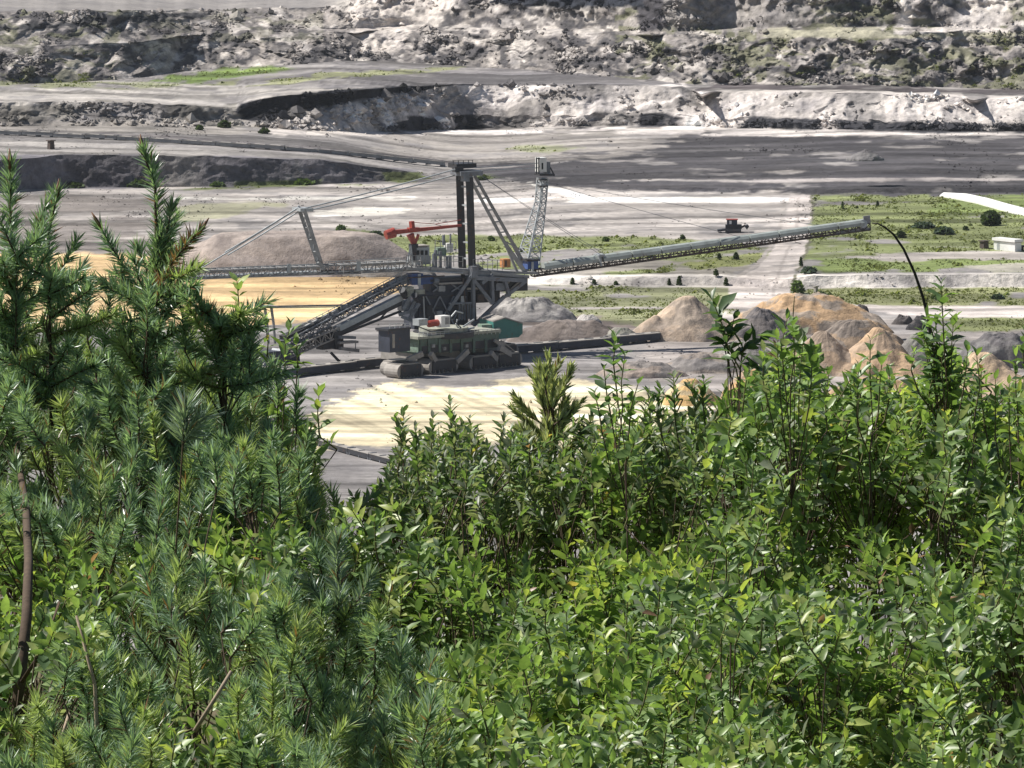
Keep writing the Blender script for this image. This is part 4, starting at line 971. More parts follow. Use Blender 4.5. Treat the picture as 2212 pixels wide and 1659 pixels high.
for t in np.linspace(.02, .98, 20):
    p_, q_ = I(872, 598), I(612, 734); a = p_.lerp(q_, t); m.beam(a, a + Vector((0, 0, 1.3)), .1, .1)
m.beam(I(872, 586), I(612, 722), .11, .11)
part(m, "boom_handrail", "light_steel")
m = MB()
for t in (.3, .36, .42, .5, .58, .66, .74, .8):
    a = I(872, 602).lerp(I(612, 738), t); m.beam(a + Vector((-.5, -.4, .4)), a + Vector((.6, .5, .9)), .9, .7)
part(m, "roller_covers", "grey")
m = MB(); m.beam(I(724, 716, -3), I(728, 752, -3), 2.0, 2.0); m.beam(I(690, 745, -2), I(735, 740, -2), 2.2, 2.0); part(m, "drive_station", "dark_steel")
m = MB(); m.beam(I(728, 740, -4), I(768, 738, -4), 2.0, .5); m.beam(I(730, 752, -4), I(770, 757, -4), 2.0, .7); part(m, "service_platform", "dusty")
m = MB(); m.beam(I(768, 735, -4), I(768, 758, -4), .15, .15); m.beam(I(738, 722, -4), I(738, 745, -4), .15, .15); m.beam(I(728, 728, -4), I(764, 729, -4), 1.6, .6); part(m, "platform_post", "steel")
m = MB(); m.beam(I(715, 762, -3), I(738, 786, -3), .45, .45); part(m, "prop_leg", "dark_steel")
m = MB(); m.beam(I(560, 775, -3), I(612, 770, -3), 4.2, 3.0); m.beam(I(600, 782, -2), I(640, 775, -2), 2.4, 1.8); part(m, "hopper_car", "hull")
m = MB(); m.beam(I(596, 758, -3.5), I(606, 764, -3.5), 3, 1.2); part(m, "hopper_rim", "light_steel")
# pylon of the intake boom with its guys
for (x0, x1) in ((572, 580), (586, 594)):
    m = MB(); m.tube([I(x0, 664), I((x0 + x1) / 2 + 1, 700), I(x1, 742)], [.32, .3, .3], 8); part(m, "intake_pylon_leg", "grey")
m = MB(); m.beam(I(566, 662), I(592, 662), 3.0, .5); m.beam(I(572, 690), I(592, 690), .2, .2); part(m, "intake_pylon_head", "grey")
m = MB(); m.beam(I(588, 662), I(800, 658), .34, .34); m.beam(I(588, 665, 2), I(782, 662, 2), .2, .2); part(m, "intake_stay", "steel")
m = MB(); m.tube([I(568, 662), I(515, 702)], .12, 5); m.tube([I(570, 664), I(520, 714)], .12, 5); part(m, "intake_guy", "steel")

# ================================================================== belt conveyors
def conveyor(label, pts, secs, hgt, w, matc, group=None, name="belt_conveyor"):
    """sections of covered belt standing on short legs along the line pts (ground points)"""
    root = empty(name, label, "conveyor", pts[0], group)
    segs = []
    L_ = [(pts[i + 1] - pts[i]).length for i in range(len(pts) - 1)]; tot = sum(L_)
    def along(s):
        for i, l in enumerate(L_):
            if s <= l or i == len(L_) - 1: return pts[i].lerp(pts[i + 1], s / l)
            s -= l
    for k in range(secs):
        a, b = along(tot * k / secs + .1), along(tot * (k + 1) / secs - .1)
        m = MB(); wob_ = random.uniform(-.1, .12) * hgt
        up = Vector((0, 0, hgt * .62 + wob_))
        m.beam(a + up, b + up, w, hgt * .75)
        sec = m.build("conveyor_section", M[matc], root)
        m = MB(); m.beam(a + up + Vector((0, 0, hgt * .40)), b + up + Vector((0, 0, hgt * .40)), w * 1.08, hgt * .10); m.build("conveyor_lid", M["dusty"], sec)
        n = max(2, int((b - a).length / 4))
        for i in range(n + 1):
            p = a.lerp(b, .04 + .92 * i / n); m = MB()
            m.beam(p, p + Vector((0, 0, hgt * .4)), .25, w * 1.05)
            m.build("conveyor_leg", M["steel"], sec)
            m = MB(); m.beam(p + Vector((0, 0, hgt * 1.08 + wob_)), p + Vector((0, 0, hgt * 1.08 + .12 + wob_)), .2, w * 1.0); m.build("roller_frame", M["steel"], sec)
    return root
conveyor("thick grey shiftable belt conveyor running past the spreader's crawlers", [gnd(560, 824), gnd(690, 806), gnd(850, 790), gnd(1000, 776), gnd(1180, 758), gnd(1420, 737)], 8, 1.9, 2.5, "hull")
conveyor("short dark belt conveyor lying on the bare ground below the white sand sheet", [gnd(640, 946), gnd(700, 966), gnd(760, 982), gnd(850, 1006), gnd(960, 1030)], 7, 1.3, 1.5, "dark_steel")
# ================================================================== small things on the far benches
def snap(px, py, seg):
    """the built ground point of terrain piece seg nearest to a survey position"""
    X, Y, Z = [a for a in TERR[seg][-1][:3]]
    u = X / (Y * CP - (Z - HC) * SP); v = ((Z - HC) * CP + Y * SP) / (Y * CP - (Z - HC) * SP)
    qx = 1106 + u * F; qy = 829.5 - v * F
    k = np.argmin((qx - px) ** 2 + ((qy - py) * 2.5) ** 2)
    return Vector((X.flat[k], Y.flat[k], Z.flat[k]))
PU = lambda p: p.y / F          # metres per survey unit at a point
# --- dark tracked loader behind the boom
p = snap(1584, 501, "lower_terrace"); u = PU(p)
ld = empty("tracked_loader", "dark tracked loader parked on the pale plain behind the discharge boom", "loader", p)
def lb(x0, x1, y0, y1, z0, z1, name, mat, par=None):
    m = MB(); c = [p + Vector((x, y, z)) for z in (z0, z1) for (x, y) in ((x0, y0), (x1, y0), (x1, y1), (x0, y1))]; m.hexa(c)
    return m.build(name, M[mat], par or ld)
for y in (-1.9, 1.0):
    m = MB(); m.tube([p + Vector((-1.6, y, .55)), p + Vector((1.9, y, .55))], .55, 10); m.beam(p + Vector((-1.9, y, .55)), p + Vector((2.2, y, .55)), .8, 1.0); m.build("track", M["dark_steel"], ld)
bd = lb(-1.9, 2.4, -1.2, 1.2, 1.0, 2.1, "loader_body", "dark_steel")
cb = lb(-1.5, 1.2, -1.1, 1.1, 2.1, 3.4, "loader_cab", "hull")
lb(-.9, -.3, -1.14, -1.1, 2.3, 3.2, "cab_window", "white", cb)
lb(-1.7, 1.4, -1.25, 1.25, 3.4, 3.55, "cab_roof", "red", cb)
m = MB(); m.beam(p + Vector((2.2, -.9, 1.3)), p + Vector((3.4, -.9, 1.9)), .3, .35); m.beam(p + Vector((2.2, .9, 1.3)), p + Vector((3.4, .9, 1.9)), .3, .35); m.build("lift_arm", M["rusty"], ld)
m = MB(); m.beam(p + Vector((3.4, 0, 1.3)), p + Vector((4.2, 0, 1.9)), 2.8, 1.2, w2=2.8, h2=.5); m.build("bucket", M["dark_steel"], ld)
m = MB(); m.beam(p + Vector((-4.0, 0, .5)), p + Vector((-1.9, 0, .8)), 2.8, .5); m.build("rear_blade", M["dark_steel"], ld)
# --- white hut with an overhanging roof
p = snap(2176, 541, "lower_terrace"); u = PU(p)
hut = empty("hut", "small bright white hut standing on the pale strip at the right", "hut", p)
ca, sa_ = math.cos(R(-52)), math.sin(R(-52))
def hb(x0, x1, y0, y1, z0, z1, name, mat, par=None):
    m = MB(); m.hexa([p + Vector((x * ca - y * sa_, x * sa_ + y * ca, z)) for z in (z0, z1) for (x, y) in ((x0, y0), (x1, y0), (x1, y1), (x0, y1))]); return m.build(name, M[mat], par or hut)
w_ = hb(-4.0, 4.0, -1.1, 1.1, -.3, 2.2, "wall", "white")
hb(-4.3, 4.3, -1.5, 1.5, 2.4, 3.1, "roof", "white")
hb(-4.05, 4.05, -1.15, 1.15, 2.2, 2.4, "eaves_gap", "dusty")
hb(-2.8, -1.8, -1.14, -1.1, .1, 1.9, "door", "light_steel", w_)
p2 = snap(2206, 540, "lower_terrace")
tr = empty("parked_trailer", "dark little trailer parked against the right side of the white hut", "trailer", p2)
p = p2
def tb(x0, x1, z0, z1, name, mat):
    m = MB(); m.hexa([p + Vector((x * u, y, z * u)) for z in (z0, z1) for (x, y) in ((x0, -1), (x1, -1), (x1, 1), (x0, 1))]); return m.build(name, M[mat], tr)
tb(-4, 22, 6, 10, "trailer_bed", "dark_steel"); tb(-3, 0, 10, 20, "headboard", "rusty"); tb(18, 20, 10, 17, "tailboard", "rusty")
for x in (2, 15):
    m = MB(); m.tube([p + Vector((x * u, -1.1, 3.4 * u)), p + Vector((x * u, 1.1, 3.4 * u))], 3.4 * u, 12); m.build("wheel", M["rubber"], tr)
# --- posts
def post(name, label, px, py, h, seg, w=.5, mat="rusty", cat="post"):
    p = snap(px, py, seg); u = PU(p)
    m = MB(); m.beam(Vector((0, 0, -.5)), Vector((0, 0, h * u)), w * 1.2, w * 1.2, w2=w, h2=w); m.beam(Vector((0, 0, h * u)), Vector((0, 0, h * u + .25)), w * 1.5, w * 1.5)
    o = m.build(name, M[mat]); o.location = p
    return tag(o, label, cat)
post("marker_post", "stout brown post left of the white hut", 2127, 537, 15, "lower_terrace", 1.5)
post("marker_post", "lone dark post on the bank edge above the left pine tops", 110, 322, 18, "grey_bench", 1.4)
post("marker_post", "thin post in front of the rubble at the terrace foot", 1763, 632, 12, "pit_floor", .7, "dusty")
# --- white covered conveyor across the green terrace: gabled sections end to end
pts = [snap(x, y, "lower_terrace") for x, y in ((2040, 425), (2085, 431), (2130, 440), (2170, 452), (2212, 463), (2300, 482), (2420, 506))]
pipe = empty("covered_conveyor", "long bright white conveyor cover running down across the upper right grass", "conveyor", pts[0])
for i in range(len(pts) - 1):
    a, b = pts[i], pts[i].lerp(pts[i + 1], .997); w0 = 1.5 if i == 0 else 2.1; h0 = 1.1 if i == 0 else 1.75; w1, h1 = 2.1, 1.75
    sd = Vector(((b - a).y, -(b - a).x, 0)).normalized(); V_ = []
    for (p, w, h) in ((a, w0, h0), (b, w1, h1)):
        V_ += [p + sd * w + Vector((0, 0, -.3)), p + sd * w + Vector((0, 0, h * .25)), p + sd * .3 + Vector((0, 0, h)), p - sd * .3 + Vector((0, 0, h)), p - sd * w + Vector((0, 0, h * .25)), p - sd * w + Vector((0, 0, -.3))]
    m = MB(); m.add(V_, [(k, (k + 1) % 6, 6 + (k + 1) % 6, 6 + k) for k in range(6)] + [(5, 4, 3, 2, 1, 0), (6, 7, 8, 9, 10, 11)])
    m.build("cover_section", M["white"], pipe)
# --- belt conveyor on the bank on the left, running far
cv = [snap(x, y, "grey_bench") for x, y in ((-300, 277), (0, 291), (200, 300), (420, 312), (620, 326), (800, 342), (960, 359))]
conveyor("long dark belt conveyor along the top of the dark bank at the left", cv, 18, 1.3, 1.8, "grey")
# --- shrubs and young trees scattered over the benches
def far_bush(px, py, wpx, hpx, seg, label, tint, name="bush", cat="bush", conic=0.0, n=150, flat=None):
    p = snap(px, py, seg); u = PU(p); W = wpx * u / 2 * .85; H = hpx * u * .78
    root = empty(name, label, cat, p)
    g = np.random.default_rng(int(px * 7 + py))
    th = g.uniform(0, 2 * np.pi, n); zz = g.uniform(0.04, 1, n) ** .8
    rad = W * np.sqrt(g.uniform(.15, 1, n)) * ((1 - zz) * conic + (1 - conic) * np.sqrt(np.clip(1 - (zz * 1.02 - .25) ** 2 / .62, .02, 1)))
    rad *= 0.75 + 0.5 * fbm(np.cos(th) * 2 + px, np.sin(th) * 2 + zz * 3, 3, 5)
    c = np.stack([rad * np.cos(th), rad * np.sin(th), zz * H], -1)
    sz = (W * .28 + .12) * g.uniform(.6, 1.3, n)
    a = g.normal(size=(n, 3)); a[:, 2] = np.abs(a[:, 2]) * .5; a /= np.linalg.norm(a, axis=1)[:, None]
    b = np.cross(a, g.normal(size=(n, 3))); b /= np.linalg.norm(b, axis=1)[:, None]
    q = np.stack([c - a * sz[:, None], c + b * sz[:, None] * .6, c + a * sz[:, None], c - b * sz[:, None] * .6], 1).reshape(-1, 3)
    q[:, 2] = np.maximum(q[:, 2], 0)
    tn = np.array(tint)[None, :] * g.uniform(.65, 1.35, (n, 1)); tn = np.repeat(tn, 4, 0)
    link("crown", mesh_from("crown", q, [np.arange(4 * n).reshape(-1, 4)], tn), M["farleaf"], root)["kind"] = "stuff"
    m = MB(); m.tube([p + Vector((0, 0, -.3)), p + Vector((0.05, 0, H * .4)), p + Vector((0, 0, H * .8))], [W * .10 + .03, W * .07 + .02, .02], 6); m.build("trunk", M["bark"], root)
dk, mg, lg, bg = (.05, .075, .03), (.075, .115, .04), (.12, .17, .06), (.07, .10, .075)
for a in [
    (2140, 488, 52, 38, "lower_terrace", "large round dark bush below the white pipe at the right", dk, "bush", "bush", 0, 420),
    (2040, 505, 50, 18, "lower_terrace", "spreading blue green bush in the middle of the upper right grass", bg, "bush", "bush", 0, 260),
    (1995, 492, 60, 12, "lower_terrace", "flat blue green bush left of the spreading one on the right grass", bg, "bush", "bush", 0, 220),
    (1946, 514, 26, 18, "lower_terrace", "small dark bush on the right grass touching the bent bare stem", dk, "bush", "bush", 0, 200),
    (2086, 498, 14, 12, "lower_terrace", "tiny dark bush between the two larger ones on the right grass", dk),
    (1894, 447, 10, 16, "lower_terrace", "narrow dark sapling near the top edge of the right grass", dk, "sapling", "young tree", .6),
    (1820, 452, 9, 22, "lower_terrace", "slim sapling by the grass edge right of the dirt road", mg, "sapling", "young tree", .6),
    (1731, 575, 12, 26, "lower_terrace", "dark pointed sapling at the right edge of the dirt road", dk, "sapling", "young tree", .7, 220),
    (1748, 590, 40, 16, "lower_terrace", "low grey green bush right of the pointed sapling on the road edge", bg),
    (1724, 634, 34, 34, "pit_floor", "loose pale bush beside the dirt road at the terrace foot", lg, "bush", "bush", 0, 220),
    (1772, 652, 46, 26, "pit_floor", "dark bushy clump on the grass behind the long brown ridge", dk, "bush", "bush", 0, 320),
    (1568, 618, 14, 22, "pit_floor", "dark pointed sapling left of the dirt road mouth", dk, "sapling", "young tree", .7, 200),
    (1545, 600, 16, 18, "lower_terrace", "round sapling on the terrace edge left of the dirt road", dk, "sapling", "young tree", .3),
    (1469, 607, 16, 26, "pit_floor", "tall dark sapling standing before the terrace bank", dk, "sapling", "young tree", .6, 220),
    (1446, 602, 12, 18, "pit_floor", "smaller dark sapling left of the tall one at the terrace bank", dk, "sapling", "young tree", .6),
    (1553, 562, 14, 18, "lower_terrace", "dark sapling on the grass under the discharge boom", dk, "sapling", "young tree", .6),
    (1588, 560, 20, 18, "lower_terrace", "leaning dark sapling with a bush at its foot under the boom", dk, "sapling", "young tree", .5),
    (1406, 556, 16, 14, "lower_terrace", "small bush under the middle of the discharge boom", mg),
    (1236, 606, 14, 18, "pit_floor", "dark sapling on the terrace bank nearest the boom root", dk, "sapling", "young tree", .5),
    (1284, 610, 14, 14, "pit_floor", "dark round sapling second along the terrace bank from the boom root", dk, "sapling", "young tree", .4),
    (1330, 614, 12, 10, "pit_floor", "low dark shrub third along the terrace bank from the boom root", dk),
    (1125, 545, 16, 14, "lower_terrace", "low bush on the green strip beside the lattice tower foot", mg),
    (1060, 520, 18, 12, "lower_terrace", "low bush on the green strip behind the back struts", mg),
    (1310, 522, 20, 12, "lower_terrace", "green bush on the far edge of the strip above the boom", mg),
    (1475, 516, 14, 12, "lower_terrace", "small dark bush on the strip edge left of the tracked loader", dk),
    (735, 498, 26, 16, "lower_terrace", "dark green bush at the left tip of the green strip", mg),
    (812, 512, 40, 14, "lower_terrace", "broad grey green bush on the strip behind the crane", bg),
    (160, 398, 46, 14, "lower_terrace", "dark bush at the foot of the dark bank behind the left pine", dk),
    (300, 396, 60, 16, "lower_terrace", "broad dark bush at the foot of the dark bank near the tallest pine tip", dk),
    (655, 394, 60, 12, "lower_terrace", "ragged green bush at the dark bank foot left of the mast", mg),
    (470, 398, 40, 11, "lower_terrace", "small ragged bush along the dark bank foot", mg),
    (1052, 378, 26, 10, "lower_terrace", "small dark green bush behind the mast head", dk),
    (485, 276, 34, 18, "grey_bench", "dark bush below the left end of the shaded coal overhang", dk),
    (570, 288, 26, 14, "grey_bench", "dark bush on the bench under the shaded coal overhang", dk),
    (430, 280, 20, 12, "grey_bench", "small bush on the bench left of the shaded coal overhang", mg),
    (2020, 648, 22, 16, "pit_floor", "green bush on the lower right grass beside the bent stem", mg),
    (2155, 645, 34, 12, "pit_floor", "low grey bush on the lower right grass near the picture edge", bg),
]: far_bush(*a)

# ------------------------------------------------------------------ rough grass tufts and loose stones on the ground
def pool(segs, test):
    P = []; C = []
    for s in segs:
        for (X, Y, Z, c, mt) in TERR[s]:
            m = test(X, Y, Z, c); P.append(np.stack([X[m], Y[m], Z[m]], -1)); C.append(c[m])
    return np.concatenate(P), np.concatenate(C)
gt = np.random.default_rng(5)
def inview(X, Y): return np.abs(X / Y) < .0835
P, C = pool(["pit_floor", "lower_terrace", "grey_bench", "upper_bench", "cliff_ledge", "rock_cliff"], lambda X, Y, Z, c: (c[..., 1] > c[..., 0] * 1.0) & (c[..., 1] > c[..., 2] * 1.35) & inview(X, Y) & (Y > 1300))
w = fbm(P[:, 0] / 7, P[:, 1] / 22, 4, 801); k = gt.choice(len(P), 17000, p=(w ** 3) / (w ** 3).sum())
B0 = P[k] + np.stack([gt.normal(size=len(k)) * .35, gt.normal(size=len(k)) * 1.2, np.zeros(len(k))], -1)
n = len(k); hgt = np.where(gt.uniform(0, 1, n) < .05, 1.0, .42) * gt.uniform(.15, .75, n) * (.5 + w[k]); V = []; T = []
for q in range(4):
    th = gt.uniform(0, 2 * np.pi, n); s = hgt * gt.uniform(.6, 1.6, n); dx, dy = np.cos(th) * s, np.sin(th) * s
    lean = gt.normal(size=(n, 2)) * .25 * hgt[:, None]
    tri = np.stack([B0 + np.stack([-dx, -dy, -.1 + 0 * dx], -1), B0 + np.stack([dx, dy, -.1 + 0 * dx], -1), B0 + np.stack([lean[:, 0], lean[:, 1], hgt * gt.uniform(.7, 1.2, n)], -1)], 1)
    V.append(tri.reshape(-1, 3))
tc = np.array((.15, .175, .075))[None] * gt.uniform(.6, 1.7, (n, 1)) + gt.uniform(0, .05, (n, 1)) * np.array((1, .7, .1))
V = np.concatenate(V); o = link("rough_grass", mesh_from("rough_grass", V, [np.arange(len(V)).reshape(-1, 3)], np.tile(np.repeat(tc, 3, 0), (4, 1))), M["farleaf"]); o["kind"] = "stuff"
def stones(name, P, C, k, size, gain=1.0):
    n = len(k); a = np.array([(1, 0, 0), (0, 1, 0), (-1, 0, 0), (0, -1, 0), (0, 0, .8), (0, 0, -.6), (.6, .6, .45), (-.6, .55, .4)])
    F_ = np.array([(0, 6, 4), (6, 1, 4), (1, 7, 4), (7, 2, 4), (2, 3, 4), (3, 0, 4), (0, 1, 6), (1, 2, 7), (1, 0, 5), (2, 1, 5), (3, 2, 5), (0, 3, 5)])
    s = size * gt.lognormal(0, .45, n)
    V = a[None] * s[:, None, None] * gt.uniform(.55, 1.25, (n, 1, 3)) * gt.uniform(.75, 1.25, (n, 8, 1))
    th = gt.uniform(0, 6.28, n); c_, s_ = np.cos(th)[:, None], np.sin(th)[:, None]
    V = np.stack([V[..., 0] * c_ - V[..., 1] * s_, V[..., 0] * s_ + V[..., 1] * c_, V[..., 2]], -1) + (P[k] + np.stack([gt.normal(size=n) * .3, gt.normal(size=n) * .8, np.zeros(n)], -1))[:, None]
    tn = np.clip(C[k] * gt.uniform(.55, 1.3, (n, 1)) * gain, .02, .85)
    o = link(name, mesh_from(name, V.reshape(-1, 3), [(F_[None] + (np.arange(n) * 8)[:, None, None]).reshape(-1, 3)], np.repeat(tn, 8, 0), False), M["heap"]); o["kind"] = "stuff"
P, C = pool(["rock_cliff", "upper_cliff", "cliff_ledge", "coal_face", "chalk_cliff"], lambda X, Y, Z, c: inview(X, Y) & ((c[..., 0] < .45) | (gt.uniform(0, 1, X.shape) < .3)))
w = fbm(P[:, 0] / 9, P[:, 2] / 5 + P[:, 1] / 30, 4, 802); stones("rubble", P, C, gt.choice(len(P), 9000, p=(w ** 8) / (w ** 8).sum()), .62)
P, C = pool(["pit_floor", "lower_terrace", "grey_bench", "terrace_bank"], lambda X, Y, Z, c: inview(X, Y) & (Y > 1250))
w = fbm(P[:, 0] / 10, P[:, 1] / 45, 4, 803); stones("rubble", P, C, gt.choice(len(P), 7000, p=(w ** 10) / (w ** 10).sum()), .22, .8)

P, C = pool(["coal_face"], lambda X, Y, Z, c: inview(X, Y) & (X / Y > -.039) & (X / Y < -.008))
w = fbm(P[:, 0] / 8, P[:, 2] / 4, 4, 804); stones("rubble", P, C, gt.choice(len(P), 1400, p=(w ** 6) / (w ** 6).sum()), .75)
# ================================================================== THE THICKET IN FRONT
def unit(v): return v / np.maximum(np.linalg.norm(v, axis=-1, keepdims=True), 1e-9)
# leaf templates: x across, y along, z up; length 1
def leaf_template(w, fold, curl, kind=0):
    ts = [0.0, .28, .62, 1.0]; ws = [0, .92, .85, 0] if kind == 0 else [0, .7, 1.0, 0]
    V = [(0, 0, 0)]
    for t, q in zip(ts[1:3], ws[1:3]):
        z = -curl * t * t
        V += [(-w * q / 2, t, z + fold * w * q / 2), (0, t, z), (w * q / 2, t, z + fold * w * q / 2)]
    V.append((0, 1.0, -curl))
    T = [(0, 2, 1), (0, 3, 2), (4, 7, 5)[:0] or (4, 5, 7), (5, 6, 7)]
    Q = [(1, 2, 5, 4), (2, 3, 6, 5)]
    return np.array(V), np.array(T), np.array(Q)
LT = [leaf_template(w, f, c, k) for (w, f, c, k) in ((.40, .35, .10, 0), (.44, .5, .25, 1), (.36, .3, .40, 0), (.50, .45, .05, 1), (.34, .6, .30, 0), (.46, .2, .18, 0))]
NT = len(LT)
def leaf_frames(d, nrm):
    y = unit(d); x = unit(np.cross(y, nrm)); z = np.cross(x, y)
    return x, y, z
def build_leaves(name, P, D, N, Ln, tint, k, mat, parent, off):
    """all leaves of one crown in one mesh"""
    x, y, z = leaf_frames(D, N)
    Vs = []; Ts = []; Qs = []; Cs = []; n0 = 0
    for j in range(NT):
        s = np.where(k == j)[0]
        if not len(s): continue
        v, t, q = LT[j]
        W = P[s][:, None, :] + Ln[s][:, None, None] * (v[None, :, 0:1] * x[s][:, None, :] + v[None, :, 1:2] * y[s][:, None, :] + v[None, :, 2:3] * z[s][:, None, :])
        nv = len(v); base = (np.arange(len(s)) * nv + n0)[:, None, None]
        Vs.append(W.reshape(-1, 3)); Ts.append((t[None] + base).reshape(-1, 3)); Qs.append((q[None] + base).reshape(-1, 4))
        Cs.append(np.repeat(tint[s], nv, 0)); n0 += nv * len(s)
    me = mesh_from(name, np.concatenate(Vs) - np.array(off), [np.concatenate(Ts), np.concatenate(Qs)], np.concatenate(Cs))
    o = link(name, me, mat, parent); o["kind"] = "stuff"
    return o
_lm = {}
def leaf_mesh(j, c):
    key = (j, c)
    if key not in _lm:
        v, t, q = LT[j]
        me = mesh_from("leaf", v, [t, q], np.repeat(np.array([TINTS[c]]), len(v), 0)); me.materials.append(M["leaf"]); _lm[key] = me
    return _lm[key]
TINTS = [(0.132, 0.213, 0.081), (0.178, 0.271, 0.097), (0.231, 0.323, 0.121), (0.356, 0.415, 0.13), (0.086, 0.138, 0.068), (0.218, 0.248, 0.178), (0.528, 0.415, 0.162), (0.304, 0.173, 0.13)]
def build_needles(name, P, D, Bd, Ln, Wd, tint, mat, parent, off):
    """needles: curved tapering blades. D direction at the root, Bd the way they bend"""
    x = unit(np.cross(D, RNG.normal(size=D.shape)))
    v = []
    for t, w in ((0, .75), (.5, 1.0)):
        c = P + Ln[:, None] * (D * t + Bd * (t * t * .35))
        v += [c - x * (Wd * w / 2)[:, None], c + x * (Wd * w / 2)[:, None]]
    v.append(P + Ln[:, None] * (D + Bd * .35))
    n = len(P); V = np.stack(v, 1).reshape(-1, 3); b = np.arange(n) * 5
    Q = np.stack([b, b + 1, b + 3, b + 2], -1); T = np.stack([b + 2, b + 3, b + 4], -1)
    me = mesh_from(name, V - np.array(off), [T, Q], np.repeat(tint, 5, 0))
    o = link(name, me, mat, parent); o["kind"] = "stuff"
    return o
OUT = L((-200, 640), (0, 640), (70, 650), (170, 668), (240, 690), (330, 690), (420, 668), (500, 690), (560, 730), (600, 780), (640, 860), (672, 925), (690, 985), (705, 1030), (740, 1075), (790, 1050), (825, 1010),
        (858, 955), (930, 935), (980, 905), (1060, 950), (1110, 935), (1190, 925), (1270, 905), (1325, 860), (1380, 870), (1440, 880), (1500, 860), (1560, 845), (1615, 800), (1660, 760), (1720, 735), (1760, 760), (1810, 830), (1850, 800),
        (1900, 800), (1950, 835), (2000, 765), (2050, 735), (2090, 800), (2150, 850), (2212, 830), (2400, 850))
def depth_at(px, py):
    o = OUT(px); return 30.5 - 6.5 * np.clip((py - o) / (1700 - o), 0, 1.1)
# --- the plants: crown centre (px, py), kind, label
PL = [
    # kind, px, py, label
    ('p', 25, 700, "tall pine sapling at the left edge with reddish tip buds"),
    ('p', 318, 760, "tallest pine sapling whose tip stands against the dark bank"),
    ('p', 120, 720, "shorter pine sapling leader between the two tall pines"),
    ('p', 480, 830, "pine sapling right of the tallest pine with upright twigs"),
    ('p', 590, 1010, "dark pine sapling bordering the bare ground gap"),
    ('p', 180, 1080, "dark pine in the middle of the left thicket"),
    ('p', 390, 1080, "pine with a star shaped pale tuft under the tallest pine"),
    ('p', 720, 1290, "blue green pine sapling standing in the gap below the bare ground"),
    ('p', 620, 1520, "bushy pine at the bottom left of the picture middle"),
    ('p', 900, 1560, "low bright pine among leafy shrubs at the bottom"),
    ('p', 250, 1500, "low pine tuft at the bottom left corner region"),
    ('p', 430, 1330, "shaded pine in the darkest part of the left thicket"),
    ('b', 100, 1300, "yellow green leafy shrub beside the bare trunk at left"),
    ('b', 540, 1130, "leafy shrub with lime shoots inside the left pine thicket"),
    ('b', 655, 880, "narrow leafy shrub at the right rim of the left thicket"),
    ('b', 420, 1580, "leafy shrub at the very bottom left of centre"),
    ('w', 900, 1000, "grey green narrow leaved shrub right of the bare ground gap"),
    ('w', 1050, 1040, "grey green narrow leaved shrub below the white sand sheet"),
    ('b', 800, 1180, "round leaved shrub right of the blue green pine sapling"),
    ('w', 1230, 1010, "grey green narrow leaved shrub behind the stubby pine sapling"),
    ('b', 1050, 1260, "bright leafy shrub in the middle of the picture below the narrow leaved ones"),
    ('b', 1330, 1020, "leafy shrub with tall dark spike right of the stubby pine sapling"),
    ('w', 1450, 1000, "olive narrow leaved shrub in front of the ochre heaps"),
    ('b', 1600, 960, "glossy shrub carrying the black leaved twig"),
    ('b', 1720, 900, "tall leafy shrub crowding before the long brown ridge"),
    ('b', 1880, 930, "leafy shrub in front of the orange tan cone"),
    ('b', 2030, 880, "leafy shrub with the tall spire right of the bent bare stem"),
    ('b', 2160, 980, "leafy shrub at the right edge before the pale sandy slope"),
    ('b', 1250, 1240, "yellowish leafy shrub in the thicket centre right"),
    ('b', 1480, 1220, "bright green leafy shrub below the olive narrow leaved one"),
    ('b', 1700, 1180, "dense glossy shrub in the middle of the right thicket"),
    ('b', 1920, 1180, "dense leafy shrub below the orange tan cone shrub"),
    ('b', 2130, 1240, "leafy shrub halfway down the right edge"),
    ('b', 1080, 1500, "large leaved shrub at the bottom centre"),
    ('b', 1320, 1500, "large leaved shrub with dark hollow at the bottom"),
    ('b', 1560, 1460, "leafy shrub above the dark hollow at bottom right"),
    ('b', 1800, 1480, "leafy shrub with pale shoots at the bottom right"),
    ('b', 2050, 1500, "leafy shrub filling the bottom right corner"),
]
roots = []
for kd, px, py, lab in PL:
    Y = float(depth_at(px, py)); c = at(px, py, Y)
    name, cat = {'p': ("pine_sapling", "pine"), 'b': ("leafy_shrub", "shrub"), 'w': ("narrow_leaved_shrub", "shrub")}[kd]
    base = Vector((c.x, Y, float(hill_z(Y)) - 0.1))
    roots.append(dict(kind=kd, px=px, py=py, Y=Y, root=empty(name, lab, cat, base, {'p': "pine saplings of the thicket", 'b': "leafy shrubs of the thicket", 'w': "leafy shrubs of the thicket"}[kd]), base=base, shoots=[]))
PXc = np.array([r['px'] for r in roots], float); PYc = np.array([r['py'] for r in roots], float)
def add_shoot(i, a, b, kind, w=1.0, **kw):
    roots[i]['shoots'].append(dict(a=np.array(a), b=np.array(b), kind=kind, w=w, **kw))
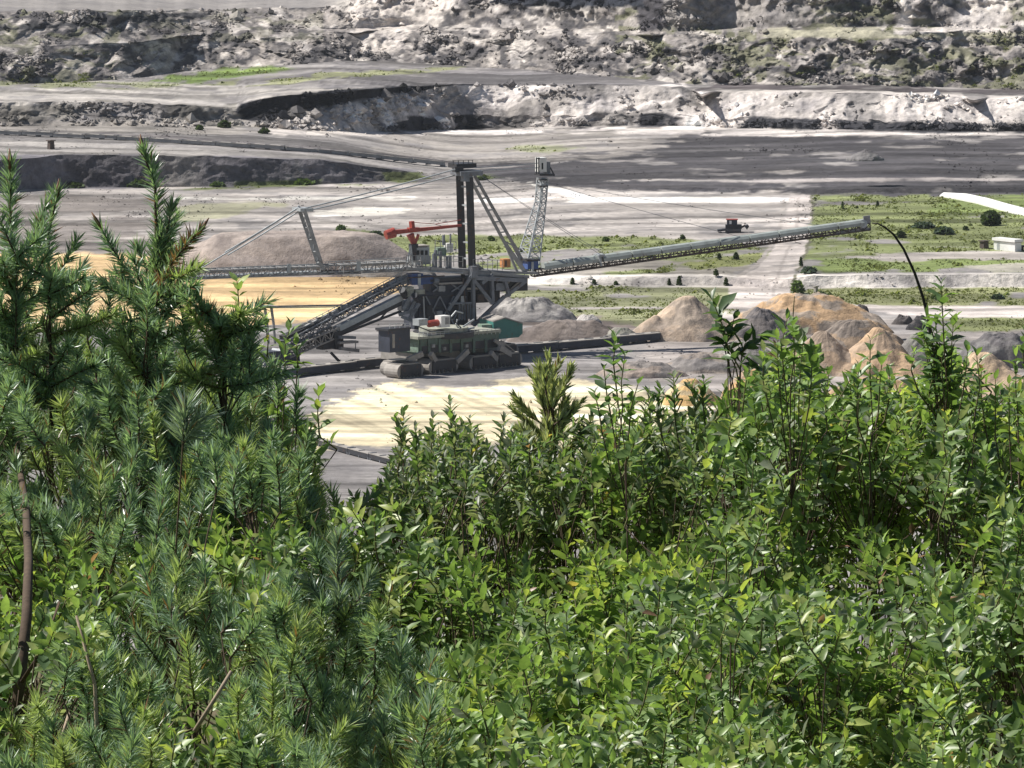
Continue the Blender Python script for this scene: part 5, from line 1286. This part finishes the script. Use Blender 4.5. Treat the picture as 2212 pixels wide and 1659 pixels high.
# --- random shoots over the canopy, each given to the nearest plant
NS = 3300
sx = RNG.uniform(-120, 2330, NS * 2); sy0 = RNG.uniform(0, 1, NS * 2)
sy = OUT(sx) + 8 + (1760 - OUT(sx)) * sy0 ** 0.85
gap = fbm(sx / 120, sy / 95, 4, 900)
keep = (gap > 0.40) | (RNG.uniform(0, 1, NS * 2) < .18)
sx, sy = sx[keep][:NS], sy[keep][:NS]
for px, py in zip(sx, sy):
    d = ((PXc - px + RNG.normal() * 25) / 1.0) ** 2 + ((PYc - py + RNG.normal() * 25) * 1.0) ** 2
    i = int(np.argmin(d)); kd = roots[i]['kind']
    if kd == 'p' and RNG.uniform() < .08: continue
    g = float(fbm(np.array([px / 160]), np.array([py / 120]), 3, 910)[0])
    Yd = float(depth_at(px, py)) + RNG.normal() * .35 + abs(RNG.normal()) * .55 - (g - .5) * 4.2
    tip = np.array(at(px, py, Yd))
    r = roots[i]
    out = np.array([tip[0] - r['base'].x, (tip[1] - r['base'].y) * .8, 0.0]); no = np.linalg.norm(out)
    out = out / max(no, .3)
    dirn = np.array([0, 0, 1.0]) + out * RNG.uniform(.15, .9) + RNG.normal(size=3) * (.28 if kd != 'p' else .22)
    dirn /= np.linalg.norm(dirn)
    ln = RNG.uniform(.18, .36) if kd != 'p' else RNG.uniform(.16, .32)
    # keep the outline: the higher the shoot the shorter above it
    add_shoot(i, tip - dirn * ln, tip, kd, 1.0, young=RNG.uniform() < .30)
# the rounded, leafy top edge, and the crowns going on past both sides of the view
extra = [(RNG.uniform(800, 2330), None) for _ in range(420)] + [(RNG.choice((RNG.uniform(-650, -100), RNG.uniform(2300, 2860))), 1) for _ in range(520)]
for px, side_ in extra:
    py = OUT(px) + (RNG.uniform(0, 150) if side_ is None else 8 + 1000 * RNG.uniform())
    i = int(np.argmin((PXc - px) ** 2 + .6 * (PYc - py) ** 2)); kd = roots[i]['kind']
    tip = np.array(at(px, py, float(depth_at(px, py)) + RNG.normal() * .45))
    dirn = np.array([0, 0, 1.0]) + RNG.normal(size=3) * .42; dirn /= np.linalg.norm(dirn)
    add_shoot(i, tip - dirn * RNG.uniform(.16, .28), tip, kd, 1.0, young=RNG.uniform() < .25)
# a second row behind, so that the ground is not seen through the first
for _ in range(950):
    px = RNG.uniform(-120, 2330); py = OUT(px) + 25 + 560 * RNG.uniform() ** .9
    if 690 < px < 790 and py < 1110: continue
    i = int(np.argmin((PXc - px + RNG.normal() * 25) ** 2 + .3 * (PYc - py) ** 2)); kd = roots[i]['kind']
    tip = np.array(at(px, py, float(depth_at(px, py)) + RNG.uniform(1.0, 2.6)))
    dirn = np.array([0, 0, 1.0]) + RNG.normal(size=3) * .35; dirn /= np.linalg.norm(dirn)
    add_shoot(i, tip - dirn * RNG.uniform(.2, .36), tip, kd, 1.0)
# whorls of side twigs on the tall pines
for (i, x0, y0, x1, y1, n) in ((0, 30, 560, 32, 900, 20), (1, 328, 560, 318, 960, 28), (2, 108, 600, 110, 900, 14), (3, 480, 690, 490, 860, 16)):
    for q in range(n):
        t = (q + RNG.uniform()) / n; x = x0 + (x1 - x0) * t; y = y0 + (y1 - y0) * t
        an = RNG.uniform(-1.15, 1.15); le = RNG.uniform(75, 130)
        add_shoot(i, at(x, y, 29.6), at(x + math.sin(an) * le * (1 + .5 * t), y - math.cos(an) * le * .8, 29.6 + RNG.uniform(-.3, .15)), 'p', RNG.uniform(.8, 1.1), young=RNG.uniform() < .25)
def IDX(lab): return next(i for i, r in enumerate(roots) if r['root']['label'].startswith(lab))
def ex(i, x0, y0, x1, y1, Y, kind=None, w=1.0, dY=0.0, **kw):
    add_shoot(i, at(x0, y0, Y), at(x1, y1, Y + dY), kind or roots[i]['kind'], w, **kw)
# explicit tips that draw the skyline
i0, i1, i2, i3, i4 = 0, 1, 2, 3, 4
Yp = 29.6
ex(i0, 30, 600, 22, 356, Yp, bud=3, w=1.15, trunk=True); ex(i0, 38, 760, 30, 590, Yp, w=1.1); ex(i0, 40, 640, 95, 480, Yp + .2); ex(i0, 25, 640, -60, 500, Yp)
ex(i0, 60, 560, 100, 440, Yp + .25, w=.9); ex(i0, 36, 560, -30, 430, Yp - .1); ex(i0, 50, 700, 130, 590, Yp + .1); ex(i0, 30, 760, -40, 640, Yp)
ex(i2, 105, 600, 124, 420, Yp + .5, bud=1, w=1.0, trunk=True); ex(i2, 100, 720, 108, 590, Yp + .5); ex(i2, 108, 640, 165, 520, Yp + .5, w=.8); ex(i2, 110, 700, 160, 600, Yp + .5)
ex(i1, 338, 545, 308, 325, Yp, bud=1, w=.85, trunk=True); ex(i1, 320, 660, 336, 545, Yp, w=1.0)
ex(i1, 285, 600, 216, 488, Yp + .1, bud=1); ex(i1, 340, 640, 432, 500, Yp - .1, bud=1, red=True); ex(i1, 345, 590, 372, 440, Yp, w=.9); ex(i1, 335, 560, 385, 470, Yp + .15)
ex(i1, 318, 640, 290, 560, Yp - .2); ex(i1, 340, 650, 420, 570, Yp - .1); ex(i1, 325, 660, 250, 590, Yp + .1); ex(i1, 330, 700, 410, 630, Yp); ex(i1, 318, 720, 322, 612, Yp - .3)
ex(i1, 318, 820, 318, 650, Yp - .1); ex(i1, 325, 760, 375, 660, Yp); ex(i1, 310, 780, 260, 690, Yp)
ex(i3, 400, 760, 385, 640, Yp - .1); ex(i3, 470, 780, 455, 670, Yp); ex(i3, 520, 800, 512, 700, Yp); ex(i3, 190, 740, 192, 610, Yp + .3, w=.7); ex(i3, 225, 760, 245, 610, Yp + .3, w=.7)
ex(i3, 540, 830, 548, 720, Yp); ex(i4, 600, 880, 590, 790, Yp + .4); ex(i4, 640, 930, 645, 840, Yp + .4); ex(i4, 640, 1010, 665, 930, Yp + .3)
ib = IDX("narrow leafy shrub"); ex(ib, 512, 720, 512, 608, Yp + .6, 'b', young=True); ex(ib, 575, 800, 572, 690, Yp + .6, 'b'); ex(ib, 690, 940, 690, 842, Yp + .8, 'b', young=True, big=1.2); ex(ib, 640, 830, 640, 745, Yp + .7, 'b')
ex(ib, 615, 800, 628, 700, Yp + .7, 'b')
for x, y in ((852, 905), (872, 890), (898, 925), (935, 905), (972, 868), (985, 915), (1015, 905), (1090, 905), (1105, 930)):
    ex(IDX("grey green narrow leaved shrub right"), x + RNG.uniform(-8, 8), y + 110, x, y, 29.5 + RNG.uniform(-.4, .4), 'w', w=.8)
# stubby pine sapling against the white sand
PL2 = ("stubby_pine", "stubby pine sapling with thick upright shoots against the white sand sheet", "pine")
Ys = 30.6; c = at(1185, 900, Ys)
stub = dict(kind='s', px=1185, py=860, Y=Ys, root=empty("pine_sapling", PL2[1], "pine", Vector((c.x, Ys, float(hill_z(Ys)) - .1)), "pine saplings of the thicket"), base=Vector((c.x, Ys, float(hill_z(Ys)) - .1)), shoots=[])
roots.append(stub); si = len(roots) - 1
for (x0, y0, x1, y1) in ((1186, 900, 1184, 775), (1184, 850, 1165, 790), (1188, 850, 1208, 790), (1180, 880, 1148, 815), (1192, 880, 1228, 800), (1175, 920, 1118, 862), (1195, 920, 1252, 868), (1180, 960, 1108, 885), (1195, 960, 1240, 880), (1186, 930, 1160, 850), (1190, 930, 1212, 840), (1180, 1000, 1120, 930), (1195, 1000, 1260, 930), (1186, 990, 1186, 890)):
    ex(si, x0, y0, x1, y1, Ys + RNG.uniform(-.2, .2), 's', w=1.0)
for q in range(20):
    t = RNG.uniform() ** .7; y = 800 + 170 * t; x = 1185 + RNG.uniform(-1, 1) * (14 + 66 * t)
    ex(si, x - (x - 1185) * .35, y + RNG.uniform(35, 60), x, y, 30.6 + RNG.uniform(-.2, .2), 's', w=1.0)
j = IDX("leafy shrub with tall dark spike")
for (x0, y0, x1, y1) in ((1335, 870, 1330, 728), (1345, 880, 1350, 770), (1318, 890, 1305, 800), (1360, 920, 1378, 830), (1300, 930, 1285, 850)): ex(j, x0, y0, x1, y1, 29 + RNG.uniform(-.3, .3), 'b', dark=True)
j = IDX("olive narrow"); 
for (x, y) in ((1425, 840), (1455, 815), (1490, 830), (1520, 820), (1400, 850)): ex(j, x + 4, y + 100, x, y, 29.5, 'w', w=.8)
j = IDX("glossy shrub carrying")
ex(j, 1600, 850, 1572, 755, 28.8, 'b', w=0, bare=True); ex(j, 1572, 755, 1540, 650, 28.8, 'b', black=True, big=1.5); ex(j, 1565, 750, 1585, 690, 28.8, 'b', black=True, big=1.4); ex(j, 1590, 770, 1640, 735, 28.8, 'b', black=True, big=1.3); ex(j, 1575, 790, 1560, 720, 28.8, 'b', black=True, big=1.4); ex(j, 1600, 790, 1610, 740, 28.8, 'b', black=True, big=1.3)
ex(j, 1600, 800, 1570, 740, 28.6, 'b', black=True, w=.4); ex(j, 1605, 880, 1620, 790, 28.7, 'b')
j = IDX("tall leafy shrub crowding")
for (x, y) in ((1650, 760), (1680, 735), (1712, 705), (1735, 740), (1700, 690), (1755, 760), (1790, 810)): ex(j, x + RNG.uniform(-12, 12), y + 120, x, y, 28.6 + RNG.uniform(-.4, .4), 'b', big=1.1)
ex(j, 1716, 760, 1716, 640, 28.9, 'b', w=0, bare=True)
j = IDX("leafy shrub in front of the orange")
for (x, y) in ((1855, 790), (1880, 735), (1905, 780), (1920, 800), (1840, 810)): ex(j, x + RNG.uniform(-12, 12), y + 110, x, y, 28.6 + RNG.uniform(-.4, .4), 'b', dark=True)
j = IDX("leafy shrub with the tall spire")
for (x0, y0, x1, y1) in ((2040, 760, 2033, 615), (2055, 800, 2060, 690), (2010, 830, 1995, 730), (2080, 850, 2090, 760), (1985, 850, 1975, 760), (2040, 870, 2035, 740)): ex(j, x0, y0, x1, y1, 28.8 + RNG.uniform(-.3, .3), 'b', dark=(x0 == 2040))
for q in range(14): ex(j, 2035 + RNG.uniform(-30, 30), 700 + q * 14 + 60, 2035 + RNG.uniform(-45, 45), 690 + q * 13, 28.9, 'b', dark=q % 2 == 0)
j = IDX("leafy shrub at the right edge")
for (x, y) in ((2120, 800), (2150, 820), (2195, 770), (2215, 720), (2180, 830), (2110, 770)): ex(j, x + RNG.uniform(-8, 8), y + 120, x, y, 29 + RNG.uniform(-.3, .3), 'b', big=.9)
ex(IDX("blue green pine"), 735, 1300, 730, 1165, 27.6, 'p', pale=True, w=1.25); ex(IDX("blue green pine"), 735, 1420, 735, 1290, 27.5, 'p', pale=True, w=1.2); ex(IDX("blue green pine"), 735, 1340, 660, 1250, 27.5, 'p', pale=True); ex(IDX("blue green pine"), 738, 1340, 800, 1240, 27.5, 'p', pale=True)
ex(IDX("pine with a star"), 395, 960, 400, 880, 26.6, 'p', pale=True, w=1.5); ex(IDX("pine with a star"), 395, 960, 440, 900, 26.6, 'p', pale=True, w=1.4)

# --- grow every plant
def stems_for(r):
    """limbs from the foot up to the shoots' roots: trunk, then a few limbs"""
    sh = r['shoots']; base = r['base']
    A = np.array([s['a'] for s in sh]); top = A[:, 2].max()
    cx, cy = np.median(A[:, 0]), np.median(A[:, 1])
    m = MB(); px_ = r['kind'] in 'ps'
    r0 = .018 if px_ else .011
    tr = [Vector(base), Vector((base.x * .6 + cx * .4, base.y * .6 + cy * .4, base.z * .6 + top * .4)), Vector((cx, cy, base.z * .25 + top * .75))]
    t = next((s for s in sh if s.get('trunk')), None)
    if t is not None:
        tr = [Vector(base), Vector((base.x * .5 + t['a'][0] * .5, base.y * .5 + t['a'][1] * .5, base.z * .5 + t['a'][2] * .5)), Vector(t['a'])]
    m.tube(tr, [r0, r0 * .8, r0 * .5], 7)
    t_ = m.build("trunk", M["bark"], r['root'], True)
    m = MB()
    n = max(3, min(9, len(sh) // 8))
    cen = A[RNG.choice(len(A), n, replace=len(A) < n)]
    for _ in range(4):
        lab = np.argmin(((A[:, None, :] - cen[None]) ** 2).sum(-1), 1)
        for q in range(n):
            if (lab == q).any(): cen[q] = A[lab == q].mean(0)
    for q in range(n):
        low = cen[q].copy(); low[2] = A[lab == q][:, 2].min() - .12 if (lab == q).any() else low[2] - .2
        f = RNG.uniform(.25, .7); st = tr[0].lerp(tr[2], f)
        mid = (np.array(st) + low) / 2 + np.array([0, 0, -.08]) + RNG.normal(size=3) * .04
        m.tube([st, Vector(mid), Vector(low)], [r0 * .5, r0 * .4, r0 * .3], 5)
        for k in np.where(lab == q)[0]:
            m.tube([Vector(low), Vector((low + A[k]) / 2 + RNG.normal(size=3) * .015), Vector(A[k])], [r0 * .28, r0 * .22, .0035], 4, False)
    m.build("limbs", M["bark"], r['root'], True)["kind"] = "stuff"
NLEAF = 130
for r in roots:
    if not r['shoots']: continue
    stems_for(r)
    off = np.array(r['base'])
    leaves = []   # P, D, N, L, tint index, template
    stemMB = MB()
    for s in r['shoots']:
        a, b = s['a'], s['b']; ax = b - a; ln = np.linalg.norm(ax); ax = ax / ln
        kd = s['kind']
        bend = RNG.normal(size=3) * .05 * ln; bend[2] -= .0
        side = unit(np.cross(ax, np.array([.3, -.9, .2]))); up2 = np.cross(side, ax)
        curve = lambda t: a + (b - a) * t + bend * (4 * t * (1 - t))
        if kd in ('p', 's'):
            pale_ = s.get('pale'); w = s['w']
            br = MB(); rad = .0055 if not s.get('trunk') else .0085
            br.tube([Vector(curve(0)), Vector(curve(.5)), Vector(curve(1))], [rad, rad * .8, rad * .45], 5, False)
            bo = br.build("shoot", M["bark" if not s.get('young') else "twig"], r['root'], True)
            if kd == 'p':
                n = int(ln * 640 * (1.0 if w <= 1 else w)); t = RNG.uniform(.0, 1, n) ** .9
            else:
                n = int(ln * 620); t = RNG.uniform(.1, 1.0, n)
            ph = RNG.uniform(0, 2 * np.pi, n)
            rd = side[None] * np.cos(ph)[:, None] + up2[None] * np.sin(ph)[:, None]
            opn = (RNG.uniform(.55, 1.25, n) if kd == 'p' else RNG.uniform(.25, .6, n)) * (1.0 - .55 * t ** 4)
            D = unit(ax[None] * np.cos(opn)[:, None] + rd * np.sin(opn)[:, None])
            P = curve(t[:, None])
            Ln = (RNG.uniform(.052, .084, n) if kd == 'p' else RNG.uniform(.045, .068, n)) * (w if w > 1 else 1)
            Bd = rd * RNG.uniform(-.1, .7, n)[:, None] + ax[None] * RNG.uniform(-.1, .35, n)[:, None]
            base_t = np.array((.225, .32, .225) if not s.get('young') else (.31, .39, .19))
            if pale_: base_t = np.array((.22, .29, .25))
            if kd == 's': base_t = np.array((.38, .42, .25))
            tint = base_t[None] * RNG.uniform(.6, 1.45, (n, 1)) * np.array([1, 1, 1])[None]
            old = RNG.uniform(0, 1, n) < (.03 if not s.get('red') else .55)
            tint[old] = (.22, .12, .07)
            build_needles("needles", P, D, Bd, Ln, RNG.uniform(.0048, .0085, n) * (1.7 if kd == 's' else 1), np.clip(tint, .01, .5), M["needle"], bo, off)
            for q in range(s.get('bud', 0)):
                bm_ = MB(); o_ = side * RNG.uniform(-.022, .022) + up2 * RNG.uniform(-.012, .012) if q else side * 0
                e = b + ax * (.075 if q == 0 else .05) + o_ * 1.4
                bm_.tube([Vector(b - ax * .02 + o_), Vector(b * .5 + e * .5 + o_ * .3), Vector(e)], [.009, .0085, .002], 6)
                bm_.build("bud", M["bud"], r['root'], True)
            continue
        # leafy shoot
        stemMB.tube([Vector(curve(0)), Vector(curve(.5)), Vector(curve(1))], [.0045, .0036, .0022], 4, False)
        if s.get('bare'): continue
        big = s.get('big', 1.0) * (1.0 if kd == 'b' else .95)
        pr = max(4, int(ln / (.030 if kd == 'b' else .020)))
        for k in range(pr):
            t = .12 + .88 * k / (pr - 1)
            p = curve(t); rot = k * (1.57 if kd == 'b' else 2.4) + RNG.uniform(-.35, .35)
            for q in ((0, math.pi) if kd == 'b' else (0, 2.1)):
                rd = side * math.cos(rot + q) + up2 * math.sin(rot + q)
                op = RNG.uniform(.75, 1.25) * (1 - .55 * t ** 3) if kd == 'b' else RNG.uniform(.35, .8)
                d = ax * math.cos(op) + rd * math.sin(op); d = d + np.array([0, 0, -.12]) + RNG.normal(size=3) * .12
                nn = ax * math.sin(op) - rd * math.cos(op) + RNG.normal(size=3) * .28
                Ln = (RNG.uniform(.050, .112) if kd == 'b' else RNG.uniform(.06, .092)) * big * (1 - .35 * t ** 4)
                if s.get('black'): c = 4
                elif s.get('dark'): c = (4, 0, 0, 1)[RNG.integers(4)]
                elif kd == 'w': c = (5, 5, 4, 1)[RNG.integers(4)]
                elif s.get('young') and t > .45: c = (3, 2, 3, 2)[RNG.integers(4)]
                else: c = (0, 1, 1, 2, 2, 5, 4, 1)[RNG.integers(8)]
                if RNG.uniform() < .004: c = 6 + RNG.integers(2)
                j = RNG.integers(NT) if kd == 'b' else (2, 4, 0)[RNG.integers(3)]
                leaves.append((p, d, nn, Ln, c, j))
    if stemMB.v: stemMB.build("twigs", M["twig"], r['root'], True)["kind"] = "stuff"
    if not leaves: continue
    P = np.array([l[0] for l in leaves]); D = np.array([l[1] for l in leaves]); N = np.array([l[2] for l in leaves]); Ln = np.array([l[3] for l in leaves])
    C = np.array([l[4] for l in leaves]); J = np.array([l[5] for l in leaves])
    x, y, z = leaf_frames(D, N)
    # the leaves that show largest: nearest and turned to the viewer
    face = np.abs((z * unit(P - np.array([0, 0, HC]))).sum(-1))
    score = face * Ln / .05 - (P[:, 1] - P[:, 1].min()) * .55 + (P[:, 2] - np.median(P[:, 2])) * .2
    pick = np.argsort(-score)[:NLEAF]
    for i in pick:
        o = bpy.data.objects.new("leaf", leaf_mesh(int(J[i]), int(C[i])))
        COL.objects.link(o); o.parent = r['root']
        s = Ln[i]; q = P[i] - off
        o.matrix_local = Matrix(((x[i][0] * s, y[i][0] * s, z[i][0] * s, q[0]), (x[i][1] * s, y[i][1] * s, z[i][1] * s, q[1]), (x[i][2] * s, y[i][2] * s, z[i][2] * s, q[2]), (0, 0, 0, 1)))
    rest = np.ones(len(P), bool); rest[pick] = False
    if rest.any():
        tint = np.array(TINTS)[C[rest]] * RNG.uniform(.75, 1.3, (rest.sum(), 1))
        build_leaves("foliage", P[rest], D[rest], N[rest], Ln[rest], tint, J[rest], M["leaf"], r['root'], off)
# --- the bare bent stem that arches over to the boom's tip
Yb = 31.2
wp = [(2018, 860), (2014, 760), (2006, 690), (1993, 640), (1976, 590), (1952, 538), (1930, 506), (1910, 490), (1896, 483), (1884, 483)]
root = at(2022, 1000, Yb); root.z = float(hill_z(Yb)) - .1
pts = [root, at(2020, 1050, Yb)] + [at(x, y, Yb) for x, y in wp]
m = MB(); m.tube(pts, [.0125, .0115] + list(np.linspace(.0105, .0028, len(wp))), 8)
m.tube([at(2000, 665, Yb), at(2004, 640, Yb)], [.003, .0015], 5)
o = m.build("bent_stem", M["dark_bark"] if "dark_bark" in M else M["bark"], None, True)
tag(o, "bare dark stem arching over to the left above the spire shrub", "stem")
# bare dark trunk at the left edge
m = MB(); Yt = 25.6
pts = [at(10, 1760, Yt), at(22, 1640, Yt), at(42, 1480, Yt), at(58, 1330, Yt + .2), at(62, 1210, Yt + .9), at(56, 1090, Yt + 2.2), at(40, 1000, Yt + 3.4), at(36, 900, Yt + 4.2)]
b0 = pts[0].copy(); b0.z = float(hill_z(Yt)) - .1
m.tube([b0] + pts, [.03, .028, .027, .025, .022, .019, .017, .013, .008], 9)
m.tube([at(42, 1480, Yt), at(95, 1400, Yt - .1), at(128, 1300, Yt)], [.01, .008, .006], 6)
m.build("lower_trunk", M["bark"], roots[0]['root'], True)
for nm, parts_ in (("dry_stalk", [((215, 1760), (210, 1600), (205, 1480), (165, 1330)), ((120, 1760), (125, 1620), (150, 1540)), ((420, 1580), (470, 1500), (500, 1450))]),):
    for k, w in enumerate(parts_):
        m = MB(); m.tube([at(x, y, 24.6 + .1 * k) for x, y in w], [.009, .008, .007, .005][:len(w)], 6)
        o = m.build(nm, M["dry"] if "dry" in M else M["twig"], None, True)
        tag(o, ("pale dry stalk rising beside the bare dark trunk at bottom left", "short pale dry stalk at the bottom left edge by the trunk", "slanting pale dry stalk among the low pines at the bottom")[k], "dry stalk", "dry stalks in the thicket")

# ------------------------------------------------------------------ thin summer haze in the air over the pit
mh_ = bpy.data.materials.new("haze"); mh_.use_nodes = True
nt = mh_.node_tree; nt.nodes.clear()
ho = nt.nodes.new("ShaderNodeOutputMaterial"); hv = nt.nodes.new("ShaderNodeVolumePrincipled")
hv.inputs["Color"].default_value = (0.86, 0.92, 1.0, 1); hv.inputs["Density"].default_value = 0.000018; hv.inputs["Anisotropy"].default_value = 0.2
nt.links.new(hv.outputs[0], ho.inputs["Volume"])
zs_ = [float(np.nanmin(s[2])) for ss in TERR.values() for s in ss] + [-6.0]; zt_ = [float(np.nanmax(s[2])) for ss in TERR.values() for s in ss] + [HC + 6]
ym_ = max(float(np.nanmax(s[1])) for ss in TERR.values() for s in ss) + 50; xm_ = max(float(np.nanmax(np.abs(s[0]))) for ss in TERR.values() for s in ss) + 50
m = MB(); z0_, z1_ = min(zs_) - 3, max(zt_) + 6
m.hexa([(x, y, z) for z in (z0_, z1_) for (x, y) in ((-xm_, -120), (xm_, -120), (xm_, ym_), (-xm_, ym_))])
o = m.build("haze", mh_); o["kind"] = "stuff"
print("HAZE", xm_, ym_, z0_, z1_)
